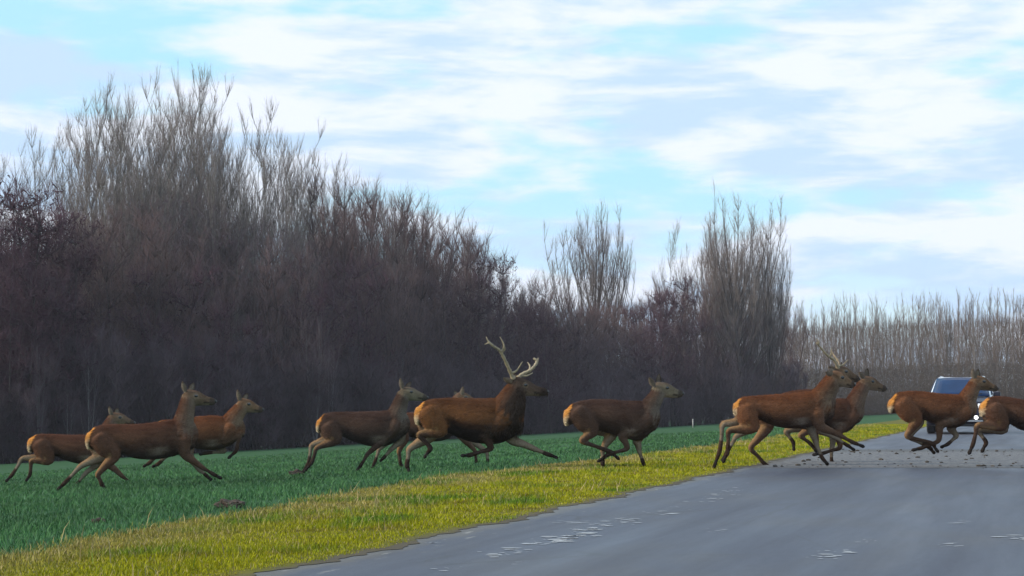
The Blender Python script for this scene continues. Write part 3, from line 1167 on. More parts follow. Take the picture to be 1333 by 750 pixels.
# ------------------------------------------------------------------ deer
m_fur, t, bs = material('deer_fur')
at_ = t.n('ShaderNodeAttribute', attribute_name='tone')
tcn = t.n('ShaderNodeTexCoord')
oi = t.n('ShaderNodeObjectInfo')
va = t.n('ShaderNodeVectorMath', operation='ADD')
t.link(tcn.outputs['Object'], va.inputs[0])
t.link(oi.outputs['Random'], va.inputs[1])
patchy = t.noise(t.mapping(va.outputs[0], (3.2, 4, 5.5)), 1.0, 5, .62, .6)
hairs = t.noise(t.mapping(va.outputs[0], (34, 60, 70)), 1.0, 4, .7)
c = t.mix(1.0, at_.outputs['Color'], t.ramp(patchy, [(.32, (.56, .52, .50)), (.5, (.92, .92, .92)), (.7, (1.0, 1.0, 1.0))]), 'MULTIPLY')
c = t.mix(1.0, c, t.ramp(hairs, [(.3, .60), (.7, 1.0)]), 'MULTIPLY')
t.link(c, bs.inputs['Base Color'])
bs.inputs['Roughness'].default_value = .95
bs.inputs['Specular IOR Level'].default_value = .04
bs.inputs['Sheen Weight'].default_value = .0
bs.inputs['Sheen Roughness'].default_value = .5
b1 = t.n('ShaderNodeBump')
b1.inputs['Strength'].default_value = .5
b1.inputs['Distance'].default_value = .012
t.link(hairs, b1.inputs['Height'])
b2_ = t.n('ShaderNodeBump')
b2_.inputs['Strength'].default_value = .55
b2_.inputs['Distance'].default_value = .05
t.link(patchy, b2_.inputs['Height'])
t.link(b1.outputs[0], b2_.inputs['Normal'])
t.link(b2_.outputs[0], bs.inputs['Normal'])
m_hair = tone_mat('coat_hair', .95, .04)
m_hoof = simple_mat('dark_hoof', (.018, .013, .011), .85, .2, 30, spec=.1)
m_eye = simple_mat('dark_eye', (.006, .005, .005), .08, .1, 5, spec=.8)
m_nose = simple_mat('dark_wet_nose', (.018, .015, .015), .35, .2, 40)
m_ant = simple_mat('antler_bone', (.29, .23, .145), .6, .35, 18, bump=.3)
m_ant_dark = simple_mat('dark_antler', (.26, .19, .12), .6, .45, 14, bump=.3)


def cr_sample(P, per):
    """Catmull-Rom through rows of P"""
    P = np.asarray(P, float)
    ext = np.vstack([2 * P[0] - P[1], P, 2 * P[-1] - P[-2]])
    out = []
    for i in range(1, len(ext) - 2):
        for k_ in range(per):
            u = k_ / per
            p0, p1, p2, p3 = ext[i - 1], ext[i], ext[i + 1], ext[i + 2]
            out.append(.5 * ((2 * p1) + (-p0 + p2) * u + (2 * p0 - 5 * p1 + 4 * p2 - p3) * u * u + (-p0 + 3 * p1 - 3 * p2 + p3) * u ** 3))
    out.append(P[-1])
    return np.array(out)


class Sweeps:
    def __init__(self):
        self.v, self.f, self.c, self.n = [], [], [], 0

    def add(self, ctrl, colfn, per=5, sides=14, cap0=1.0, cap1=1.0, vertical=False):
        """ctrl rows: x, y(lateral), z, r_in, r_lat ; closed sweep with rounded ends"""
        S = cr_sample(ctrl, per)
        S[:, 3:] = np.maximum(S[:, 3:], .006)
        pts, rin, rlat = S[:, :3], S[:, 3], S[:, 4]
        tan = np.gradient(pts, axis=0)
        tan /= np.linalg.norm(tan, axis=1)[:, None] + 1e-9
        if vertical:
            tan[:] = (1, 0, 0)
        rows = []
        for a in (80, 55, 28):
            rows.append((pts[0] - tan[0] * rin[0] * cap0 * math.sin(R(a)), tan[0], rin[0] * math.cos(R(a)), rlat[0] * math.cos(R(a)), -.06 * math.sin(R(a))))
        for i in range(len(pts)):
            rows.append((pts[i], tan[i], rin[i], rlat[i], i / (len(pts) - 1)))
        for a in (28, 55, 80):
            rows.append((pts[-1] + tan[-1] * rin[-1] * cap1 * math.sin(R(a)), tan[-1], rin[-1] * math.cos(R(a)), rlat[-1] * math.cos(R(a)), 1.0))
        base = self.n
        lat = np.array((0, 1.0, 0))
        for q, (p_, t_, ri, rl, fr) in enumerate(rows):
            nin = np.cross(lat, t_)
            nin /= np.linalg.norm(nin) + 1e-9
            if nin[2] < 0 and vertical:
                nin = -nin
            for j in range(sides):
                a = j * 2 * math.pi / sides
                ca, sa = math.cos(a), math.sin(a)
                self.v.append(p_ + nin * ri * ca + lat * rl * sa)
                self.c.append(colfn(fr, ca, sa, nin))
        k_ = len(rows)
        for i in range(k_ - 1):
            for j in range(sides):
                a, b = base + i * sides + j, base + i * sides + (j + 1) % sides
                self.f.append((a, b, b + sides, a + sides))
        self.f.append(tuple(base + j for j in range(sides))[::-1])
        self.f.append(tuple(base + (k_ - 1) * sides + j for j in range(sides)))
        self.n += k_ * sides


def lerp(a, b, u):
    u = max(0.0, min(1.0, u))
    return tuple(a[i] + (b[i] - a[i]) * u for i in range(3))


def lerps(stops, u):
    for (u0, c0), (u1, c1) in zip(stops, stops[1:]):
        if u <= u1:
            return lerp(c0, c1, (u - u0) / (u1 - u0 + 1e-9))
    return stops[-1][1]


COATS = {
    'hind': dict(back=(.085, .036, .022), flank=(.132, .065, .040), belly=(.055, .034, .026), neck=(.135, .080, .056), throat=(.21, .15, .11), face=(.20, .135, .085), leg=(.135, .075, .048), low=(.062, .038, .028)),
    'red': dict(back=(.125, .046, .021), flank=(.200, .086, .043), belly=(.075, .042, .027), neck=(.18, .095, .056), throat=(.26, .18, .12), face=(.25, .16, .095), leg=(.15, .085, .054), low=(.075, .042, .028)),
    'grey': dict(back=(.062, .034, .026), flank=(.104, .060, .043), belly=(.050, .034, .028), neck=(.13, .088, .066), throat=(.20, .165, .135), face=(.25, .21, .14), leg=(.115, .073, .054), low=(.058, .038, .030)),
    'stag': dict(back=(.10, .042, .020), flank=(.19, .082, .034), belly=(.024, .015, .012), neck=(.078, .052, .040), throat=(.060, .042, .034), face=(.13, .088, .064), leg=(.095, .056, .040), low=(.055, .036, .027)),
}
PATCH_UP, PATCH_LOW = (.58, .25, .060), (.62, .49, .33)


def build_deer(d):
    Yd = d['Y']
    coat = COATS[d.get('coat', 'hind')]
    ppm = FOC / Yd
    px2 = lambda x, y: at(x, y, Yd)
    x0 = d['trunk'][0][0]
    x1 = d['trunk'][-1][0]
    cx = (x0 + x1) / 2
    org = px2(cx, 560)
    gz = float(ground_h(org[0], Yd))
    org = np.array((org[0], Yd, gz))
    yaw = d.get('yaw', .16)

    def L(x, y, lat=0.0):
        p_ = px2(x, y) - org
        return (p_[0], lat + yaw * p_[0], p_[2])

    sw = Sweeps()
    big = d.get('big', 1.0)
    thick = d.get('thick', 1.0)
    # trunk
    wid = [.10, .125, .128, .185, .195, .160, .11]
    rows = []
    tuck = [-3, -11, -8, -2, 1, 1, 0]
    for (x, yt, yb), wd, tk in zip(d['trunk'], wid, tuck):
        yb = yb + tk * ppm / 81
        p_ = L(x, (yt + yb) / 2)
        rows.append((p_[0], p_[1], p_[2], (yb - yt) / 2 / ppm, wd * big))

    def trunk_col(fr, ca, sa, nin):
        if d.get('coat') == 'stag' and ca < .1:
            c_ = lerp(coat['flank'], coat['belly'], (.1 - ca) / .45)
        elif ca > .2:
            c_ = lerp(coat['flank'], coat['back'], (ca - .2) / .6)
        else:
            c_ = lerp(coat['flank'], coat['belly'], (-ca + .1) / .75)  # shade under the body painted into the coat, flank down to belly
        if d.get('coat') != 'stag' and .58 < fr < .80 and -.85 < ca < -.45:
            c_ = lerp(c_, (.40, .31, .24), .55 * (1 - abs(fr - .69) / .11))
        lim = .040 + .105 * max(0, ca) ** .8 + .02 * (ca < 0) * (ca + .6) - .03 * abs(sa) + random.uniform(-.012, .012)
        if fr < lim:
            c_ = lerp(PATCH_LOW, PATCH_UP, (ca + .45) / .8)
        elif fr < lim + .035:
            c_ = tuple(q * .6 for q in coat['back'])
        return c_
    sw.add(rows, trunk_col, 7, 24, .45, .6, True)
    # brisket and withers tie the neck into the chest
    xe, yte, ybe = d['trunk'][-1]
    xm, ytm, ybm = d['trunk'][-2]
    nx_, ny_, nr_ = d['neck'][1]
    a, b, c_ = L(xm, ytm + (ybm - ytm) * .62), L(xe - 1, yte + (ybe - yte) * .42), L(nx_, ny_ + 2)
    sw.add([(a[0], a[1], a[2], .15 * big, .13 * big), (b[0], b[1], b[2], .14 * big, .11 * big), (c_[0], c_[1], c_[2], nr_ / ppm * .9, nr_ / ppm * .6)],
           lambda fr, ca, sa, nin: lerp(coat['neck'], coat['throat'], .2 + .5 * fr), 5, 12)
    a, b, c_ = L(d['trunk'][3][0], d['trunk'][3][1] + 5), L(d['trunk'][5][0], d['trunk'][5][1] + 4), L(d['neck'][1][0] - d['neck'][1][2] * .5, d['neck'][1][1])
    sw.add([(a[0], a[1], a[2], .05, .05), (b[0], b[1], b[2], .075, .06), (c_[0], c_[1], c_[2], .05, .045)], lambda fr, ca, sa, nin: coat['back'], 5, 10)
    # neck
    rows = []
    for i, (x, y, r_) in enumerate(d['neck']):
        p_ = L(x, y)
        rr_ = r_ / ppm * (1.10 if i < 2 else 1.12)
        rows.append((p_[0], p_[1], p_[2], rr_, rr_ * (.72, .74, .80, .84)[min(i, 3)]))

    def neck_col(fr, ca, sa, nin):
        fwd = ca * (1 if nin[0] >= 0 else -1)               # 1 at the throat side, -1 at the mane side
        if fwd > 0:
            return lerp(coat['neck'], coat['throat'], fwd * 1.3)
        return lerp(coat['neck'], coat['back'], -fwd * 1.2)
    sw.add(rows, neck_col, 6, 16, .5, .8)
    # head
    (hx0, hy0), (hx1, hy1), (hx2, hy2), (hx3, hy3) = d['head']
    rad = tuple(q * 1.08 for q in d.get('hr', (8, 8.8, 5.8, 4.2)))
    rows = []
    for (x, y), r_, fl in zip(d['head'], rad, (.80, .78, .72, .82)):
        p_ = L(x, y)
        rows.append((p_[0], p_[1], p_[2], r_ / ppm, r_ / ppm * fl))

    def head_col(fr, ca, sa, nin):
        up = ca * (1 if nin[2] >= 0 else -1)
        c_ = lerp(coat['face'], coat['neck'], max(0, up) * .7 + (0.25 if fr < .4 else 0))
        if up < -.2:
            c_ = lerp(c_, (.34, .27, .20), (-up - .2) * .9)
        if fr > .88:
            c_ = lerp(c_, (.05, .04, .036), .75)
        elif fr > .66 and -.42 < up < -.12:
            c_ = (.04, .03, .026)
        return c_
    sw.add(rows, head_col, 6, 16, .7, .7)
    # brow bumps above the eyes
    for sgn in (-1, 1):
        a = L(hx1 - 3, hy1 - 3.6, sgn * .048)
        b = L(hx1 + 3, hy1 - 2.6, sgn * .042)
        sw.add([(a[0], a[1], a[2], .026, .022), (b[0], b[1], b[2], .018, .016)], lambda fr, ca, sa, nin: coat['face'], 3, 8)
    # tail
    tx, ty = d['trunk'][0][0], d['trunk'][0][1]
    a, b, c_ = L(tx + 3, ty + 1), L(tx - 1.5, ty + 6), L(tx - 1.2, ty + 12)
    sw.add([(a[0], a[1], a[2], .035, .035), (b[0], b[1], b[2], .032, .032), (c_[0], c_[1], c_[2], .018, .02)], lambda fr, ca, sa, nin: lerp(PATCH_UP, PATCH_LOW, fr), 4, 8)

    hooves = []

    def leg(pts, side, front):
        lat = (-.105 if side == 'N' else .105) * big
        P = [np.array(q, float) for q in pts]
        if front:
            sh, el, kn, fe, tip = P
            pas = fe + (tip - fe) * .5
            seq = [(sh + (sh - el) * .35, .10, .055), (sh, .125, .082), (el, .082, .062), (el + (kn - el) * .55, .046, .040), (kn, .036, .033), (kn + (fe - kn) * .5, .025, .023), (fe, .030, .027), (pas, .024, .022)]
        else:
            hp, sf, hk, fe, tip = P
            pas = fe + (tip - fe) * .5
            seq = [(hp, .150, .095), (hp + (sf - hp) * .5, .165, .100), (sf, .112, .078), (sf + (hk - sf) * .6, .056, .045), (hk, .040, .034), (hk + (fe - hk) * .45, .028, .025), (fe, .032, .028), (pas, .025, .023)]
        rows = []
        for i, (q, ri, rl) in enumerate(seq):
            k_ = i / (len(seq) - 1)
            p_ = L(q[0], q[1], lat * (.86 + .14 * min(1, k_ * 2.2)) if not front else lat * (1.18 - .38 * min(1, k_ * 2)))
            rows.append((p_[0], p_[1], p_[2], ri * thick * (1.18 if i > 2 else 1.0), rl * thick * (1.18 if i > 2 else 1.0)))
        inner = 1 if side == 'N' else -1

        def leg_col(fr, ca, sa, nin):
            c1 = lerps([(0, coat['flank']), (.28, coat['flank'] if not front else coat['leg']), (.5, coat['leg']), (.8, coat['low']), (1, tuple(q * .6 for q in coat['low']))], fr)
            if sa * inner > .15 and fr < .75:
                c1 = lerp(c1, (.36, .29, .21), (sa * inner - .1) * .9)
            if not front and fr > .25 and fr < .62 and ca * (1 if nin[0] >= 0 else -1) < -.3:
                c1 = lerp(c1, (.38, .22, .10), .55)  # sunlit orange along the rear edge, painted into the hind leg colour
            return c1
        sw.add(rows, leg_col, 5, 12, .5, .6)
        a_ = L(*pas, lat)
        b_ = L(*tip, lat)
        hooves.append((np.array(a_), np.array(b_)))
    leg(d['hN'], 'N', False)
    leg(d['hF'], 'F', False)
    leg(d['fN'], 'N', True)
    leg(d['fF'], 'F', True)

    # one continuous skin
    me = bpy.data.meshes.new('raw')
    me.from_pydata([tuple(p_) for p_ in sw.v], [], sw.f)
    tmp = bpy.data.objects.new('raw', me)
    COL.objects.link(tmp)
    md = tmp.modifiers.new('r', 'REMESH')
    md.mode = 'VOXEL'
    md.voxel_size = .0135
    ms = tmp.modifiers.new('s', 'SMOOTH')
    ms.factor = .5
    ms.iterations = 3
    dg = bpy.context.evaluated_depsgraph_get()
    body_me = bpy.data.meshes.new_from_object(tmp.evaluated_get(dg))
    body_me.name = 'body'
    COL.objects.unlink(tmp)
    bpy.data.objects.remove(tmp)
    kd = kdtree.KDTree(len(sw.v))
    for i, p_ in enumerate(sw.v):
        kd.insert(p_, i)
    kd.balance()
    n = len(body_me.vertices)
    co = np.empty(n * 3, np.float32)
    body_me.vertices.foreach_get('co', co)
    co = co.reshape(-1, 3)
    colr = np.ones((n, 4), np.float32)
    eyes = [np.array(L(hx1 + 1.2, hy1 - rad[1] * .30, g * rad[1] / ppm * .70)) for g in (-1, 1)]
    C_ = np.array(sw.c)
    for i in range(n):
        fs = kd.find_n(co[i], 4)
        wsum = 0
        acc = np.zeros(3)
        for (_, idx, dist) in fs:
            w_ = 1 / (dist * dist + 1e-5)
            acc += C_[idx] * w_
            wsum += w_
        acc /= wsum
        de = min(np.linalg.norm(co[i] - e_) for e_ in eyes)
        if de < .052:
            acc = acc * .72 + np.array((.34, .27, .19)) * .28
        colr[i, :3] = acc
    a_ = body_me.color_attributes.new('tone', 'FLOAT_COLOR', 'POINT')
    a_.data.foreach_set('color', colr.ravel())
    body_me.polygons.foreach_set('use_smooth', np.ones(len(body_me.polygons), dtype=bool))
    body_me.materials.clear()
    root = empty(d['name'], tuple(org))
    tag(root, d['label'], 'deer', d.get('group'))
    link('body', body_me, m_fur, root)

    # hooves: two toes each
    for a_, b_ in hooves:
        bm_ = MB()
        ax = b_ - a_
        ln = np.linalg.norm(ax)
        ax = ax / (ln + 1e-9)
        ln = max(ln, .055)
        for o_ in (-.014, .014):
            off = np.array((0, o_, 0))
            bm_.tube([a_ + off * .5 - ax * .01, a_ + off + ax * ln * .35, a_ + off + ax * ln * .8, a_ + off * .8 + ax * ln * 1.05], [.021, .026, .027, .008], 8)
        link('hoof', bm_.mesh('hoof', True), m_hoof, root)
    # eyes
    hd = np.array(L(hx2, hy2)) - np.array(L(hx1, hy1))
    for sgn in (-1, 1):
        bm = bmesh.new()
        bmesh.ops.create_uvsphere(bm, u_segments=12, v_segments=8, radius=.026)
        me = bpy.data.meshes.new('eye')
        bm.to_mesh(me)
        bm.free()
        e = link('eye', me, m_eye, root)
        p_ = L(hx1 + 1.2, hy1 - rad[1] * .30, sgn * rad[1] / ppm * .70)
        e.location = p_
        e.scale = (1.25, .8, .9)
    # nose
    bm = bmesh.new()
    bmesh.ops.create_icosphere(bm, subdivisions=2, radius=1.0)
    me = bpy.data.meshes.new('nose')
    bm.to_mesh(me)
    bm.free()
    nz = link('nose', me, m_nose, root)
    nz.location = L(hx3 + rad[3] * .55, hy3 - .3)
    nz.scale = (.028, .034, .030)
    # ears
    for (bx_, by_, ex, ey), sgn in zip(d['ears'], (-1, 1)):
        p0 = np.array(L(bx_, by_ + 1.5, sgn * .045))
        p1 = np.array(L(ex, ey, sgn * .115))
        ax = p1 - p0
        ln = np.linalg.norm(ax)
        ax /= ln
        sd = np.cross(ax, (0.35, -sgn * .9, 0.1))
        sd /= np.linalg.norm(sd)
        nr = np.cross(sd, ax)
        bm = bmesh.new()
        gridv = []
        for i in range(9):
            u = i / 8
            wd = .056 * (math.sin(math.pi * min(1, u * .86 + .14)) ** .75) * (1 - .25 * u)
            wd = max(wd, .004)
            row = []
            for j in range(5):
                v_ = (j - 2) / 2
                row.append(bm.verts.new(tuple(p0 + ax * ln * u + sd * wd * v_ + nr * (.030 * (1 - u * .6) * (v_ * v_ - .6)))))
            gridv.append(row)
        for i in range(8):
            for j in range(4):
                bm.faces.new((gridv[i][j], gridv[i][j + 1], gridv[i + 1][j + 1], gridv[i + 1][j]))
        ret = bmesh.ops.solidify(bm, geom=list(bm.faces), thickness=.009)
        bmesh.ops.recalc_face_normals(bm, faces=bm.faces)
        me = bpy.data.meshes.new('ear')
        bm.to_mesh(me)
        bm.free()
        a_ = me.color_attributes.new('tone', 'FLOAT_COLOR', 'POINT')
        for i, vv in enumerate(me.vertices):
            dep = (np.array(vv.co) - p0).dot(nr)
            hgt = (np.array(vv.co) - p0).dot(ax) / ln
            c_ = lerp((.20, .14, .10), (.36, .31, .25), .85 if dep < .004 and hgt < .85 else .3)
            a_.data[i].color = c_ + (1,)
        for p_ in me.polygons:
            p_.use_smooth = True
        link('ear', me, m_fur, root)
    # short coat hairs lying back over the skin
    nrm = np.empty(n * 3, np.float32)
    body_me.vertices.foreach_get('normal', nrm)
    nrm = nrm.reshape(-1, 3)
    hi = rng.integers(0, n, 6500)
    low_leg = co[hi][:, 2] < np.percentile(co[:, 2], 22)
    hd_x = L(hx0, hy0)
    on_head = (co[hi][:, 0] > hd_x[0] - .02) & (co[hi][:, 2] > L(hx3, hy3 + 14)[2])
    hi = hi[~(low_leg | on_head)]
    m_ = len(hi)
    flow = np.array((-.85, 0, -.45)) + rng.normal(0, .22, (m_, 3))
    nh = nrm[hi]
    flow = flow - nh * np.sum(flow * nh, 1)[:, None]
    flow = flow / (np.linalg.norm(flow, axis=1)[:, None] + 1e-6)
    dirs = (flow * .95 + nh * .30) * rng.uniform(.022, .050, (m_, 1))
    mb = MB()
    mb.slivers(co[hi] - nh * .004, dirs, .0042)
    hc = np.repeat(colr[hi, :3] * rng.uniform(.5, 1.55, (m_, 1)) * np.array((.95, 1.0, 1.04)), 4, axis=0)
    hair_me = mesh_np('coat_hair', np.concatenate(mb.v), np.concatenate(mb.f), hc)
    tag(link('coat_hair', hair_me, m_hair, root), kind='stuff')
    # shaggy mane of the big stag
    if d.get('coat') == 'stag':
        mb = MB()
        vi = [i for i in range(0, n) if colr[i, 0] < .085 and co[i][0] > np.array(L(d['trunk'][4][0], 0))[0] and co[i][2] > np.array(L(640, 566))[2]]
        vi = np.array(random.sample(vi, min(len(vi), 900)))
        nrm = np.empty(n * 3, np.float32)
        body_me.vertices.foreach_get('normal', nrm)
        nn = nrm.reshape(-1, 3)[vi]
        mb.slivers(co[vi], nn * rng.uniform(.01, .035, (len(vi), 1)) + np.array((-.03, 0, -.085)) * rng.uniform(.5, 1.2, (len(vi), 1)), .006)
        link('mane', mb.mesh('mane'), simple_mat('mane_hair', (.070, .048, .038), .9, .4, 30, spec=.1), root)
    # antlers: each a beam with tines
    for ant in d.get('antlers', ()):
        lat0, lat1 = ant['lat']
        bm_ = MB()
        ybase = ant['beam'][0][1]
        ytop = min(q[1] for q in ant['beam'])

        def A(x, y):
            u = (ybase - y) / (ybase - ytop + 1e-6)
            return L(x, y, lat0 + (lat1 - lat0) * max(0, min(1, u)))
        pts = cr_sample([A(*q) for q in ant['beam']], 5)
        ar = ant.get('r', 1.0)
        bm_.tube(pts, ar * np.linspace(.040, .022, len(pts)) + .005 * np.sin(np.arange(len(pts)) * 2.1), 8)
        bm_.tube([pts[0] - (pts[1] - pts[0]) * .2, pts[0], pts[1]], [.048 * ar, .054 * ar, .041 * ar], 9)
        for tn in ant['tines']:
            tp = cr_sample([A(*q) for q in tn], 4)
            bm_.tube(tp, ar * np.linspace(.028, .008, len(tp)), 7)
        link('antler', bm_.mesh('antler', True), ant.get('mat', m_ant), root)
    return root


